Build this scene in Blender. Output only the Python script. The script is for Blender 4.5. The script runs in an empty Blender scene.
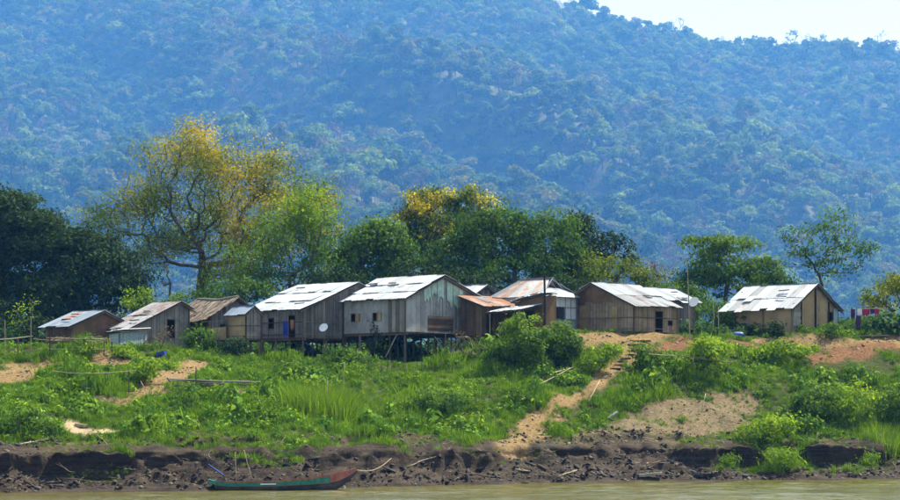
import bpy, math, random
import numpy as np
from math import radians as R, sin, cos, pi

random.seed(7)
RNG = np.random.default_rng(11)
S = bpy.context.scene
COL = S.collection

# ------------------------------------------------------------------ camera
F = 2340.0            # focal length in pixels of a 900 px wide picture
CZ = 5.0              # camera height over the river
PY0 = 405.0           # row of the horizon
cam_d = bpy.data.cameras.new('camera')
cam = bpy.data.objects.new('camera', cam_d)
COL.objects.link(cam)
cam.location = (0, 0, CZ)
cam.rotation_euler = (pi / 2, 0, 0)
cam_d.sensor_width = 36.0
cam_d.lens = 36.0 * F / 900.0
cam_d.shift_y = (PY0 - 250.0) / 900.0
cam_d.clip_end = 20000
cam_d.clip_start = 0.5
S.camera = cam

# ------------------------------------------------------------------ sky, sun
W = bpy.data.worlds.new('World')
S.world = W
W.use_nodes = True
nt = W.node_tree
for n in list(nt.nodes):
    nt.nodes.remove(n)
SUN_EL, SUN_AZ = R(57), R(52)      # azimuth clockwise from +Y
sky = nt.nodes.new('ShaderNodeTexSky')
sky.sky_type = 'NISHITA'
sky.sun_disc = False
sky.sun_elevation = SUN_EL
sky.sun_rotation = SUN_AZ
sky.air_density = 1.2
sky.dust_density = 0.8
sky.ozone_density = 2.0
bg = nt.nodes.new('ShaderNodeBackground')
bg.inputs['Strength'].default_value = 0.064
wo = nt.nodes.new('ShaderNodeOutputWorld')
mk = nt.nodes.new('ShaderNodeMix'); mk.data_type = 'RGBA'      # an even milky veil over the whole dome
mk.inputs[0].default_value = 0.40
mk.inputs[7].default_value = (7.5, 8.3, 9.6, 1)
nt.links.new(sky.outputs[0], mk.inputs[6])
nt.links.new(mk.outputs[2], bg.inputs[0])
nt.links.new(bg.outputs[0], wo.inputs[0])
sl = bpy.data.lights.new('sun', 'SUN')
sl.energy = 5.0
sl.angle = R(0.5)
sl.color = (1.0, 0.95, 0.86)
sun = bpy.data.objects.new('sun', sl)
COL.objects.link(sun)
from mathutils import Vector, Matrix
tosun = Vector((cos(SUN_EL) * sin(SUN_AZ), cos(SUN_EL) * cos(SUN_AZ), sin(SUN_EL)))
sun.rotation_euler = tosun.to_track_quat('Z', 'Y').to_euler()
sun.location = (40, 60, 120)

S.view_settings.view_transform = 'Standard'
S.view_settings.look = 'None'
S.view_settings.gamma = 1.0
S.view_settings.exposure = 1.3
S.render.engine = 'CYCLES'
S.cycles.use_denoising = True
S.cycles.max_bounces = 6
S.cycles.diffuse_bounces = 3
S.cycles.glossy_bounces = 2
S.cycles.transmission_bounces = 4
S.cycles.transparent_max_bounces = 4
S.cycles.volume_bounces = 2
HAZE_DENSITY = 0.000125
HAZE_COLOR = (0.10, 0.35, 1.0)

# ------------------------------------------------------------------ helpers
def pix(px, py, Y):
    return np.array([(px - 450.0) * Y / F, Y, CZ + (PY0 - py) * Y / F])

def unit(v):
    v = np.asarray(v, float)
    return v / (np.linalg.norm(v) + 1e-12)

def _hash(ix, iy, seed):
    h = (ix.astype(np.int64) * 374761393 + iy.astype(np.int64) * 668265263 + seed * 974634777) & 0x7fffffff
    h = ((h ^ (h >> 13)) * 1274126177) & 0x7fffffff
    return ((h ^ (h >> 16)) & 0xffff) / 65535.0

def vnoise(x, y, seed=0):
    x = np.asarray(x, float); y = np.asarray(y, float)
    ix = np.floor(x); iy = np.floor(y)
    fx = x - ix; fy = y - iy
    fx = fx * fx * (3 - 2 * fx); fy = fy * fy * (3 - 2 * fy)
    a = _hash(ix, iy, seed); b = _hash(ix + 1, iy, seed)
    c = _hash(ix, iy + 1, seed); d = _hash(ix + 1, iy + 1, seed)
    return (a * (1 - fx) + b * fx) * (1 - fy) + (c * (1 - fx) + d * fx) * fy - 0.5

def fbm(x, y, oct=4, seed=0):
    t = 0; amp = 1.0
    for o in range(oct):
        t = t + vnoise(x * 2 ** o + 17.3 * o, y * 2 ** o - 9.1 * o, seed + o) * amp
        amp *= 0.5
    return t

def sstep(a, b, x):
    t = np.clip((np.asarray(x, float) - a) / (b - a), 0, 1)
    return t * t * (3 - 2 * t)

class MB:
    """collects faces for ONE mesh"""
    def __init__(s):
        s.v = []; s.f = []; s.t = []; s.m = []; s.mi = 0
    def face(s, pts, t=0.5):
        b = len(s.v)
        s.v.extend([tuple(map(float, p)) for p in pts])
        s.f.append(tuple(range(b, b + len(pts)))); s.t.append(t); s.m.append(s.mi)
    def mesh(s, verts, faces, t=0.5):
        b = len(s.v)
        s.v.extend([tuple(map(float, p)) for p in verts])
        for f in faces:
            s.f.append(tuple(b + i for i in f)); s.t.append(t); s.m.append(s.mi)
    def prism(s, poly, d, t=0.5):
        n = len(poly); d = np.asarray(d, float)
        a = [np.asarray(p, float) for p in poly]
        s.mesh(a + [p + d for p in a],
               [tuple(range(n))[::-1], tuple(range(n, 2 * n))] + [(i, (i + 1) % n, n + (i + 1) % n, n + i) for i in range(n)], t)
    def bar(s, p, q, w, h=None, up=(0, 0, 1), t=0.5):
        p = np.asarray(p, float); q = np.asarray(q, float); h = h or w
        d = unit(q - p); x = np.cross(d, up)
        if np.linalg.norm(x) < 1e-4: x = np.cross(d, (1, 0, 0))
        x = unit(x) * w / 2; y = unit(np.cross(x, d)) * h / 2
        s.prism([p - x - y, p + x - y, p + x + y, p - x + y], q - p, t)
    def tube(s, pts, rad, n=6, t=0.5, cap=True):
        pts = [np.asarray(p, float) for p in pts]
        rad = [rad] * len(pts) if np.isscalar(rad) else rad
        b = len(s.v)
        for i, p in enumerate(pts):
            d = unit(pts[min(i + 1, len(pts) - 1)] - pts[max(i - 1, 0)])
            x = np.cross(d, (0.13, 0.27, 1.0) if abs(d[2]) < 0.95 else (1, 0.1, 0)); x = unit(x); y = np.cross(d, x)
            for k in range(n):
                a = 2 * pi * k / n
                s.v.append(tuple(p + (x * cos(a) + y * sin(a)) * rad[i]))
        for i in range(len(pts) - 1):
            for k in range(n):
                s.f.append((b + i * n + k, b + i * n + (k + 1) % n, b + (i + 1) * n + (k + 1) % n, b + (i + 1) * n + k)); s.t.append(t); s.m.append(s.mi)
        if cap:
            s.f.append(tuple(b + k for k in range(n))[::-1]); s.t.append(t); s.m.append(s.mi)
            e = b + (len(pts) - 1) * n
            s.f.append(tuple(e + k for k in range(n))); s.t.append(t); s.m.append(s.mi)
    def build(s, name, mat, parent=None, loc=(0, 0, 0), smooth=False):
        me = bpy.data.meshes.new(name)
        me.from_pydata(s.v, [], s.f)
        a = me.attributes.new('tint', 'FLOAT', 'FACE')
        a.data.foreach_set('value', np.asarray(s.t, np.float32))
        mats = mat if isinstance(mat, (list, tuple)) else [mat]
        for m in mats: me.materials.append(m)
        if len(mats) > 1: me.polygons.foreach_set('material_index', s.m)
        if smooth: me.shade_smooth()
        o = bpy.data.objects.new(name, me)
        COL.objects.link(o)
        if parent is not None: o.parent = parent
        o.location = loc
        return o

def np_mesh(name, verts, faces, tint=None, mat=None, smooth=False, link=True):
    """fast mesh from arrays (all faces the same size)"""
    me = bpy.data.meshes.new(name)
    nv, nf, k = len(verts), len(faces), faces.shape[1]
    me.vertices.add(nv); me.vertices.foreach_set('co', np.asarray(verts, np.float32).ravel())
    me.loops.add(nf * k); me.loops.foreach_set('vertex_index', np.asarray(faces, np.int32).ravel())
    me.polygons.add(nf)
    me.polygons.foreach_set('loop_start', np.arange(0, nf * k, k, dtype=np.int32))
    me.polygons.foreach_set('loop_total', np.full(nf, k, np.int32))
    if tint is not None:
        a = me.attributes.new('tint', 'FLOAT', 'FACE'); a.data.foreach_set('value', np.asarray(tint, np.float32))
    me.update(calc_edges=True); me.validate()
    if smooth: me.shade_smooth()
    if mat: me.materials.append(mat)
    o = bpy.data.objects.new(name, me)
    if link: COL.objects.link(o)
    return o

def tag(o, label=None, cat=None, group=None, kind=None):
    if label: o['label'] = label
    if cat: o['category'] = cat
    if group: o['group'] = group
    if kind: o['kind'] = kind
    return o

def thing(name, label, cat, loc, group=None):
    o = bpy.data.objects.new(name, None)
    COL.objects.link(o); o.location = tuple(map(float, loc)); o.empty_display_size = 0.3
    return tag(o, label, cat, group)

# ------------------------------------------------------------------ materials
def newmat(name):
    m = bpy.data.materials.new(name); m.use_nodes = True
    t = m.node_tree
    for n in list(t.nodes): t.nodes.remove(n)
    o = t.nodes.new('ShaderNodeOutputMaterial')
    return m, t, o

class NB:
    def __init__(s, t): s.t = t
    def n(s, typ, **kw):
        x = s.t.nodes.new(typ)
        for k, v in kw.items(): setattr(x, k, v)
        return x
    def l(s, a, b): s.t.links.new(a, b)
    def coord(s, kind='Object', scale=(1, 1, 1), rot=(0, 0, 0)):
        c = s.n('ShaderNodeTexCoord'); m = s.n('ShaderNodeMapping')
        m.inputs['Scale'].default_value = scale; m.inputs['Rotation'].default_value = rot
        s.l(c.outputs[kind], m.inputs[0]); return m.outputs[0]
    def noise(s, vec, scale, detail=4, rough=0.6):
        x = s.n('ShaderNodeTexNoise'); x.inputs['Scale'].default_value = scale
        x.inputs['Detail'].default_value = detail; x.inputs['Roughness'].default_value = rough
        if vec is not None: s.l(vec, x.inputs['Vector'])
        return x.outputs['Fac']
    def attr(s, name, out='Fac'):
        x = s.n('ShaderNodeAttribute'); x.attribute_name = name; return x.outputs[out]
    def ramp(s, fac, stops, interp='LINEAR'):
        x = s.n('ShaderNodeValToRGB'); e = x.color_ramp.elements; x.color_ramp.interpolation = interp
        while len(e) > 1: e.remove(e[-1])
        for i, (p, c) in enumerate(stops):
            el = e[0] if i == 0 else e.new(p)
            el.position = p
            el.color = (c, c, c, 1) if np.isscalar(c) else (*c, 1)
        s.l(fac, x.inputs[0]); return x.outputs[0]
    def mix(s, fac, a, b, mode='MIX'):
        x = s.n('ShaderNodeMix'); x.data_type = 'RGBA'; x.blend_type = mode
        for sock, v in ((x.inputs[0], fac), (x.inputs[6], a), (x.inputs[7], b)):
            if hasattr(v, 'links'): s.l(v, sock)
            elif np.isscalar(v): sock.default_value = v
            else: sock.default_value = (*v, 1)
        return x.outputs[2]
    def math(s, op, a, b=0.0, clamp=False):
        x = s.n('ShaderNodeMath'); x.operation = op; x.use_clamp = clamp
        for sock, v in ((x.inputs[0], a), (x.inputs[1], b)):
            if hasattr(v, 'links'): s.l(v, sock)
            else: sock.default_value = v
        return x.outputs[0]
    def bump(s, h, strength=0.4, dist=0.05):
        x = s.n('ShaderNodeBump'); x.inputs['Strength'].default_value = strength; x.inputs['Distance'].default_value = dist
        s.l(h, x.inputs['Height']); return x.outputs[0]
    def principled(s, col, rough=0.8, metal=0.0, normal=None, spec=0.3):
        p = s.n('ShaderNodeBsdfPrincipled')
        for k, v in (('Base Color', col), ('Roughness', rough), ('Metallic', metal)):
            if hasattr(v, 'links'): s.l(v, p.inputs[k])
            elif k == 'Base Color': p.inputs[k].default_value = (*v, 1)
            else: p.inputs[k].default_value = v
        p.inputs['Specular IOR Level'].default_value = spec
        if normal is not None: s.l(normal, p.inputs['Normal'])
        return p.outputs[0]

def leaf_mat(name, c0, c1, c2, rnd=0.0, trans=0.35):
    """leaves: three colours picked leaf by leaf (tint) and, for copies, plant by plant"""
    m, t, o = newmat(name); b = NB(t)
    tint = b.attr('tint')
    if rnd:
        oi = b.n('ShaderNodeObjectInfo')
        tint = b.math('ADD', b.math('MULTIPLY', tint, 1 - rnd), b.math('MULTIPLY', oi.outputs['Random'], rnd))
    col = b.ramp(tint, [(0.0, c0), (0.5, c1), (1.0, c2)])
    p = b.principled(col, 0.75, spec=0.08)
    tr = b.n('ShaderNodeBsdfTranslucent')
    b.l(b.mix(1.0, col, (1.25, 1.2, 0.55), 'MULTIPLY'), tr.inputs[0])
    mx = b.n('ShaderNodeMixShader'); mx.inputs[0].default_value = trans
    b.l(p, mx.inputs[1]); b.l(tr.outputs[0], mx.inputs[2]); b.l(mx.outputs[0], o.inputs[0])
    return m

def wood_mat(name, c0, c1, c2, scale=(6, 6, 1.2), rough=0.85):
    m, t, o = newmat(name); b = NB(t)
    v = b.coord('Object', scale)
    n = b.noise(v, 2.5, 5, 0.65)
    fac = b.math('ADD', b.math('MULTIPLY', b.attr('tint'), 0.85), b.math('MULTIPLY', n, 0.35))
    col = b.ramp(fac, [(0.12, c0), (0.5, c1), (0.9, c2)])
    big = b.noise(b.coord('Object', (0.7, 0.7, 0.9)), 1.3, 3)
    col = b.mix(b.ramp(big, [(0.42, 0.0), (0.7, 0.55)]), col, tuple(x * 0.45 for x in c0))
    b.l(b.principled(col, rough, normal=b.bump(n, 0.5, 0.02), spec=0.2), o.inputs[0])
    return m

def mat_weave(name, c0, c1, c2):
    """split-bamboo matting: a herringbone of strips"""
    m, t, o = newmat(name); b = NB(t)
    v = b.coord('Object', (1, 1, 1))
    w1 = b.n('ShaderNodeTexWave'); w1.wave_type = 'BANDS'; w1.bands_direction = 'X'
    w1.inputs['Scale'].default_value = 7.0; w1.inputs['Distortion'].default_value = 6.0; w1.inputs['Detail'].default_value = 4
    b.l(v, w1.inputs[0])
    n = b.noise(v, 3.5, 5, 0.7); n2 = b.noise(v, 0.9, 3)
    fac = b.math('ADD', b.math('MULTIPLY', w1.outputs['Fac'], 0.16), b.math('ADD', b.math('MULTIPLY', n, 0.5), b.math('MULTIPLY', b.attr('tint'), 0.4)))
    col = b.ramp(fac, [(0.2, c0), (0.55, c1), (0.9, c2)])
    col = b.mix(b.ramp(n2, [(0.45, 0.0), (0.72, 0.6)]), col, tuple(x * 0.5 for x in c0))
    b.l(b.principled(col, 0.85, normal=b.bump(w1.outputs['Fac'], 0.5, 0.02), spec=0.2), o.inputs[0])
    return m

def roof_mat(name, base, rust, amount, stain):
    m, t, o = newmat(name); b = NB(t)
    oi = b.n('ShaderNodeObjectInfo')
    v = b.n('ShaderNodeVectorMath'); v.operation = 'ADD'
    b.l(b.coord('Object'), v.inputs[0])
    k = b.n('ShaderNodeCombineXYZ'); b.l(b.math('MULTIPLY', oi.outputs['Random'], 40.0), k.inputs[0]); b.l(k.outputs[0], v.inputs[1])
    n1 = b.noise(v.outputs[0], 1.1, 5, 0.65); n2 = b.noise(v.outputs[0], 5.0, 4, 0.7)
    shade = b.math('ADD', b.math('MULTIPLY', oi.outputs['Random'], 0.55), b.math('MULTIPLY', n2, 0.5))
    col = b.ramp(shade, [(0.15, tuple(x * 0.68 for x in base)), (0.55, base), (0.95, tuple(min(1, x * 1.25) for x in base))])
    col = b.mix(b.ramp(n1, [(0.50, 0.0), (0.75, stain)]), col, tuple(x * 0.35 for x in base))
    rf = b.math('ADD', b.math('MULTIPLY', n1, 0.6), b.math('ADD', b.math('MULTIPLY', n2, 0.4), b.math('MULTIPLY', b.attr('tint'), 0.35)))
    rmask = b.ramp(rf, [(0.86 - amount * 0.5, 0.0), (1.02 - amount * 0.45, 0.9)])
    col = b.mix(rmask, col, rust)
    b.l(b.principled(col, 0.62, b.math('MULTIPLY', b.math('SUBTRACT', 1.0, rmask), 0.12), normal=b.bump(n2, 0.25, 0.02), spec=0.25), o.inputs[0])
    return m

def plain_mat(name, col, rough=0.7, metal=0.0, var=0.35, scale=6.0, spec=0.3):
    m, t, o = newmat(name); b = NB(t)
    n = b.noise(b.coord('Object'), scale, 5, 0.7)
    c = b.ramp(n, [(0.25, tuple(x * (1 - var) for x in col)), (0.75, tuple(min(1, x * (1 + var * 0.6)) for x in col))])
    b.l(b.principled(c, rough, metal, b.bump(n, 0.25, 0.01), spec), o.inputs[0])
    return m

M = {}
M['zinc'] = roof_mat('zinc_sheet', (0.29, 0.32, 0.355), (0.20, 0.10, 0.055), 0.25, 0.25)
M['zinc_bright'] = roof_mat('bright_zinc_sheet', (0.33, 0.375, 0.43), (0.22, 0.12, 0.07), 0.16, 0.2)
M['zinc_blue'] = roof_mat('blue_grey_sheet', (0.17, 0.22, 0.29), (0.16, 0.10, 0.08), 0.22, 0.5)
M['zinc_rust'] = roof_mat('rusty_sheet', (0.40, 0.36, 0.33), (0.26, 0.105, 0.045), 0.58, 0.2)
M['zinc_old'] = roof_mat('old_grey_sheet', (0.24, 0.25, 0.27), (0.13, 0.07, 0.05), 0.46, 0.5)
M['plank_grey'] = wood_mat('grey_planks', (0.05, 0.044, 0.038), (0.16, 0.147, 0.13), (0.31, 0.29, 0.265))
M['plank_pale'] = wood_mat('pale_planks', (0.1080, 0.0972, 0.0828), (0.2304, 0.2088, 0.1800), (0.3312, 0.3096, 0.2736))
M['plank_brown'] = wood_mat('brown_planks', (0.0360, 0.0216, 0.0122), (0.1080, 0.0684, 0.0396), (0.2160, 0.1440, 0.0864))
M['plank_tan2'] = wood_mat('sun_bleached_planks', (0.105, 0.078, 0.050), (0.25, 0.195, 0.13), (0.40, 0.325, 0.235))

M['mat_tan'] = mat_weave('tan_bamboo_matting', (0.17, 0.115, 0.055), (0.39, 0.285, 0.15), (0.54, 0.42, 0.25))
M['mat_brown'] = mat_weave('brown_bamboo_matting', (0.0624, 0.0374, 0.0203), (0.1638, 0.0975, 0.0484), (0.2808, 0.1872, 0.0975))
M['mat_grey'] = mat_weave('grey_bamboo_matting', (0.15, 0.145, 0.14), (0.36, 0.36, 0.36), (0.50, 0.50, 0.50))
M['post'] = wood_mat('weathered_poles', (0.04, 0.03, 0.02), (0.11, 0.085, 0.06), (0.22, 0.175, 0.13))
M['bamboo'] = wood_mat('dry_bamboo', (0.13, 0.10, 0.06), (0.30, 0.25, 0.16), (0.46, 0.41, 0.30))
M['thatch'] = wood_mat('old_thatch', (0.045, 0.035, 0.027), (0.13, 0.105, 0.08), (0.26, 0.22, 0.17), (9, 9, 3))
M['white_panel'] = plain_mat('whitewashed_board', (0.72, 0.76, 0.80), 0.7, var=0.18, scale=2.5)
M['grey_panel'] = plain_mat('blue_grey_board', (0.28, 0.33, 0.38), 0.7, var=0.3, scale=3)
M['green_sheet'] = plain_mat('faded_green_sheet', (0.40, 0.55, 0.47), 0.55, var=0.45, scale=2.2)
M['pale_tin'] = plain_mat('pale_blue_tin', (0.33, 0.42, 0.46), 0.5, 0.2, var=0.35)
M['dark'] = plain_mat('dark_timber', (0.02, 0.018, 0.016), 0.9)
M['black_pole'] = plain_mat('tarred_pole', (0.018, 0.018, 0.02), 0.7)
M['dish'] = plain_mat('painted_dish', (0.72, 0.74, 0.76), 0.4, var=0.1)
M['blue'] = plain_mat('blue_plastic', (0.02, 0.06, 0.30), 0.5, var=0.25)
M['cloth_blue'] = plain_mat('blue_cloth', (0.015, 0.035, 0.28), 0.9, var=0.3)
M['cloth_red'] = plain_mat('crimson_cloth', (0.30, 0.02, 0.06), 0.9, var=0.35)
M['cloth_purple'] = plain_mat('purple_cloth', (0.06, 0.02, 0.09), 0.9, var=0.4)
M['cloth_white'] = plain_mat('white_cloth', (0.68, 0.66, 0.70), 0.9, var=0.15)
M['cloth_orange'] = plain_mat('rust_cloth', (0.30, 0.13, 0.07), 0.9, var=0.3)
M['boat_green'] = plain_mat('green_boat_paint', (0.035, 0.22, 0.165), 0.6, var=0.75, scale=2.6)
M['boat_red'] = plain_mat('faded_red_boat_paint', (0.33, 0.12, 0.095), 0.7, var=0.65, scale=2.6)
M['boat_hull'] = wood_mat('wet_boat_planks', (0.025, 0.022, 0.022), (0.065, 0.06, 0.055), (0.13, 0.12, 0.105), (1.2, 6, 6))
M['boat_in'] = wood_mat('boat_inner_wood', (0.10, 0.055, 0.04), (0.23, 0.14, 0.10), (0.34, 0.23, 0.17), (1.2, 6, 6))
M['stone'] = plain_mat('mud_coated_stone', (0.07, 0.06, 0.05), 0.75, var=0.6, scale=2)
M['sandstone'] = plain_mat('pale_clay', (0.36, 0.29, 0.20), 0.9, var=0.4, scale=3)
M['bark'] = wood_mat('tree_bark', (0.035, 0.028, 0.022), (0.085, 0.07, 0.055), (0.17, 0.145, 0.12), (3, 3, 0.8))
M['bark_pale'] = wood_mat('pale_bark', (0.10, 0.085, 0.07), (0.20, 0.175, 0.145), (0.32, 0.29, 0.25), (3, 3, 0.8))
M['leaf_dark'] = leaf_mat('leaves_dark_evergreen', (0.008, 0.024, 0.008), (0.022, 0.052, 0.014), (0.065, 0.115, 0.025), trans=0.25)
M['leaf_green'] = leaf_mat('leaves_green', (0.020, 0.06, 0.010), (0.065, 0.145, 0.016), (0.17, 0.28, 0.03))
M['leaf_bright'] = leaf_mat('leaves_bright_green', (0.05, 0.12, 0.010), (0.15, 0.27, 0.016), (0.32, 0.43, 0.035), trans=0.45)
M['leaf_olive'] = leaf_mat('leaves_olive_yellow', (0.065, 0.12, 0.012), (0.19, 0.23, 0.02), (0.50, 0.36, 0.028), trans=0.42)
M['leaf_yellow'] = leaf_mat('leaves_yellow_flower', (0.025, 0.065, 0.010), (0.12, 0.165, 0.018), (0.66, 0.54, 0.03), trans=0.42)
M['leaf_lime'] = leaf_mat('leaves_lime', (0.05, 0.12, 0.008), (0.135, 0.26, 0.013), (0.34, 0.43, 0.03), trans=0.4)
M['leaf_dry'] = leaf_mat('leaves_dry', (0.06, 0.045, 0.025), (0.13, 0.10, 0.06), (0.22, 0.18, 0.11))
M['grass'] = leaf_mat('grass_blades', (0.025, 0.075, 0.004), (0.115, 0.24, 0.008), (0.32, 0.46, 0.025), rnd=0.55, trans=0.2)
M['weed'] = leaf_mat('weed_leaves', (0.012, 0.05, 0.004), (0.07, 0.17, 0.008), (0.26, 0.39, 0.022), rnd=0.55, trans=0.2)
M['straw'] = leaf_mat('dry_grass', (0.09, 0.07, 0.035), (0.21, 0.17, 0.09), (0.36, 0.31, 0.18), rnd=0.5)

# ------------------------------------------------------------------ ground
SX = [-60, -25.6, -18, -9.4, 0, 9.7, 19, 30, 70]
SY = [126, 133, 135, 137.6, 145.5, 152, 155.5, 158.5, 168]
def shore(x):
    x = np.asarray(x, float)
    return np.interp(x, SX, SY) + 0.9 * fbm(x / 7.0, x * 0 + 3.1, 3, 5)

def z_top(x):
    return 9.1 + 1.45 * sstep(-4, 9, x) - 0.25 * sstep(-24, -34, x) - 0.75 * sstep(-17.5, -13.5, x) * sstep(4.5, 0.5, x)

def y_edge(x):
    return np.interp(x, [-60, -34, -14, -3, 6, 14, 26, 60], [175, 176, 178.5, 178.5, 180, 181.5, 186.0, 190])

PD = [-60, -12, -3, 0, 1.2, 2.6, 3.35, 3.65, 5.2, 7.5]
PZ = [-4, -2.2, -0.5, 0.0, 0.22, 0.55, 0.85, 2.0, 2.35, 2.75]
PZ2 = [-4, -2.2, -0.5, 0.0, 0.35, 1.0, 1.25, 1.35, 2.1, 2.75]
def ground(x, y):
    x = np.asarray(x, float); y = np.asarray(y, float)
    ys = shore(x)
    near = sstep(60, 30, np.abs(x))
    d = y - ys + near * (1.5 * fbm(x / 5.5 + 4, y / 9.0, 3, 21) + 0.8 * fbm(x / 1.3, y / 1.1, 3, 23)) * sstep(0.3, 2.0, y - ys)
    sl_ = near * sstep(-0.05, 0.30, fbm(x / 4.5 + 31, y * 0 + 2, 3, 331) + 0.10 * sstep(-8, 14, x))
    z1 = np.interp(d, PD, PZ) * (1 - sl_) + np.interp(d, PD, PZ2) * sl_
    d2 = 7.5
    ye = y_edge(x); zt = z_top(x)
    t = np.clip((y - (ys + d2)) / np.maximum(ye - ys - d2, 1), 0, 1.0)
    sh = t * 0.82 + 0.18 * sstep(0.0, 1.0, t)
    z2 = 2.75 + (zt - 2.75) * sh
    z = np.where(d < d2, z1, np.maximum(z2, z1 * 0 + 2.75))
    z = np.where(y > ye, zt + (y - ye) * 0.015 * sstep(400, 200, y), z)
    slope = sstep(5, 9, d) * sstep(6, -1, y - ye) * near
    z = z + slope * (0.75 * fbm(x / 6.0, y / 5.0, 4, 31) + 0.28 * fbm(x / 1.3, y / 1.3, 2, 41))
    # small eroded ledges in the lower bank
    z = z + 0.22 * sstep(3.8, 5, d) * sstep(11, 7, d) * np.sin(d * 2.6 + 3 * fbm(x / 3, y / 6, 2, 51)) * near
    mud = sstep(-0.6, 0.6, d) * sstep(7.0, 4.0, d) * near
    z = z + mud * (0.55 * fbm(x / 1.7, y / 0.8, 5, 61) + 0.30 * np.abs(fbm(x / 0.6, y / 0.4, 3, 71)))
    # spoil heaps and hollows near the left fence and the right path
    z = z + 0.9 * np.exp(-((x + 31) / 3.2) ** 2 - ((y - 173.0) / 1.8) ** 2) + 0.7 * np.exp(-((x + 27) / 2.0) ** 2 - ((y - 173.6) / 1.4) ** 2)
    return z

def gz(x, y):
    return float(ground(np.array([x]), np.array([y]))[0])

_YS = np.arange(126, 215, 0.1)
def hit(px, py):
    """point of the bank seen at a picture position"""
    xs = (px - 450.0) * _YS / F
    rz = CZ + (PY0 - py) * _YS / F
    g = ground(xs, _YS)
    i = np.argmax(g >= rz)
    if g[i] < rz[i]: i = int(np.argmin(np.abs(_YS - 182)))
    return np.array([xs[i], _YS[i], g[i]])

# bare patches: (px, py, rx_px, ry_px, kind)
def seg_d(x, y, a, b):
    ab = b[:2] - a[:2]; L2 = float(ab @ ab) + 1e-9
    t = np.clip(((x - a[0]) * ab[0] + (y - a[1]) * ab[1]) / L2, 0, 1)
    return np.hypot(x - a[0] - t * ab[0], (y - a[1] - t * ab[1]))

PATHS = []
def add_path(pts, w, kind):
    P = [hit(*p) for p in pts]
    for i in range(len(P) - 1):
        PATHS.append((P[i], P[i + 1], w[i], w[i + 1], kind))
add_path([(514, 446), (520, 437), (545, 415), (565, 398), (592, 386)], [1.0, 1.1, 1.0, 0.85, 0.5], 0)
add_path([(592, 386), (612, 370), (628, 356), (640, 346), (652, 338)], [0.4, 0.85, 0.9, 1.1, 1.5], 0)
add_path([(130, 402), (148, 393), (165, 380), (180, 371), (198, 365)], [0.7, 1.1, 1.3, 1.2, 0.7], 0)
add_path([(570, 340), (620, 337), (700, 336)], [0.9, 1.2, 1.0], 0)
add_path([(760, 341), (800, 344), (850, 348), (895, 340)], [0.7, 1.0, 1.4, 1.3], 0)
add_path([(830, 358), (850, 352), (878, 345)], [0.9, 1.5, 1.0], 1)
add_path([(655, 352), (668, 345), (690, 340)], [0.7, 1.1, 1.0], 1)
add_path([(768, 352), (745, 345), (735, 341)], [0.4, 0.8, 0.5], 1)
add_path([(10, 374), (45, 366), (80, 366), (114, 364)], [1.5, 2.1, 2.1, 1.6], 0)
add_path([(74, 426), (95, 432), (125, 433), (155, 430)], [0.9, 0.8, 0.6, 0.4], 2)
add_path([(166, 392), (220, 392), (276, 391)], [0.9, 0.9, 0.8], 3)
add_path([(60, 398), (100, 398), (140, 396)], [0.7, 0.8, 0.7], 3)
add_path([(700, 408), (672, 420), (640, 432), (600, 445)], [1.3, 2.2, 2.6, 2.2], 3)
add_path([(735, 402), (712, 415), (690, 432), (640, 446)], [1.2, 2.2, 2.6, 2.2], 3)

def bare(x, y):
    """0..1 bareness for four soils: ochre, red-brown, pale clay, trampled"""
    x = np.asarray(x, float); y = np.asarray(y, float)
    out = np.zeros((4,) + x.shape)
    nz = 1.1 * fbm(x / 1.6, y / 1.6, 3, 81)
    for a, b, wa, wb, k in PATHS:
        d = seg_d(x, y, a, b)
        w = (wa + wb) / 2
        out[k] = np.maximum(out[k], sstep(1.35, 0.65, d / w + nz * 1.1))
    return out

def axis(parts):
    a = [np.arange(p0, p1, st) for p0, p1, st in parts]
    return np.concatenate(a + [[parts[-1][1]]])
gx = axis([(-2500, -200, 60), (-200, -60, 10), (-60, -48, 1.0), (-48, 50, 0.22), (50, 60, 1.0), (60, 200, 10), (200, 2500, 60)])
gd = axis([(-60, -12, 8), (-12, -2, 1.0), (-2, 8.5, 0.11), (8.5, 20, 0.3), (20, 58, 0.5), (58, 120, 6), (120, 2240, 60)])
GX, GD = np.meshgrid(gx, gd)
GY = GD + shore(GX) * sstep(400, 100, GD) + 140 * (1 - sstep(400, 100, GD))
GZ = ground(GX, GY)
dd = GY - shore(GX)
# the turf edge overhangs the scarp a little
over = np.exp(-((GZ - 2.15) / 0.35) ** 2) * sstep(60, 40, np.abs(GX)) * sstep(2, 3, dd) * sstep(7, 5, dd)
VX = GX + 0.0; VY = GY - 0.6 * over * (0.8 + 0.9 * fbm(GX / 1.1, GY * 0, 3, 91))
nr, nc = GX.shape
verts = np.stack([VX, VY, GZ], -1).reshape(-1, 3)
ii = np.arange(nr * nc).reshape(nr, nc)
faces = np.stack([ii[:-1, :-1], ii[:-1, 1:], ii[1:, 1:], ii[1:, :-1]], -1).reshape(-1, 4)

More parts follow.
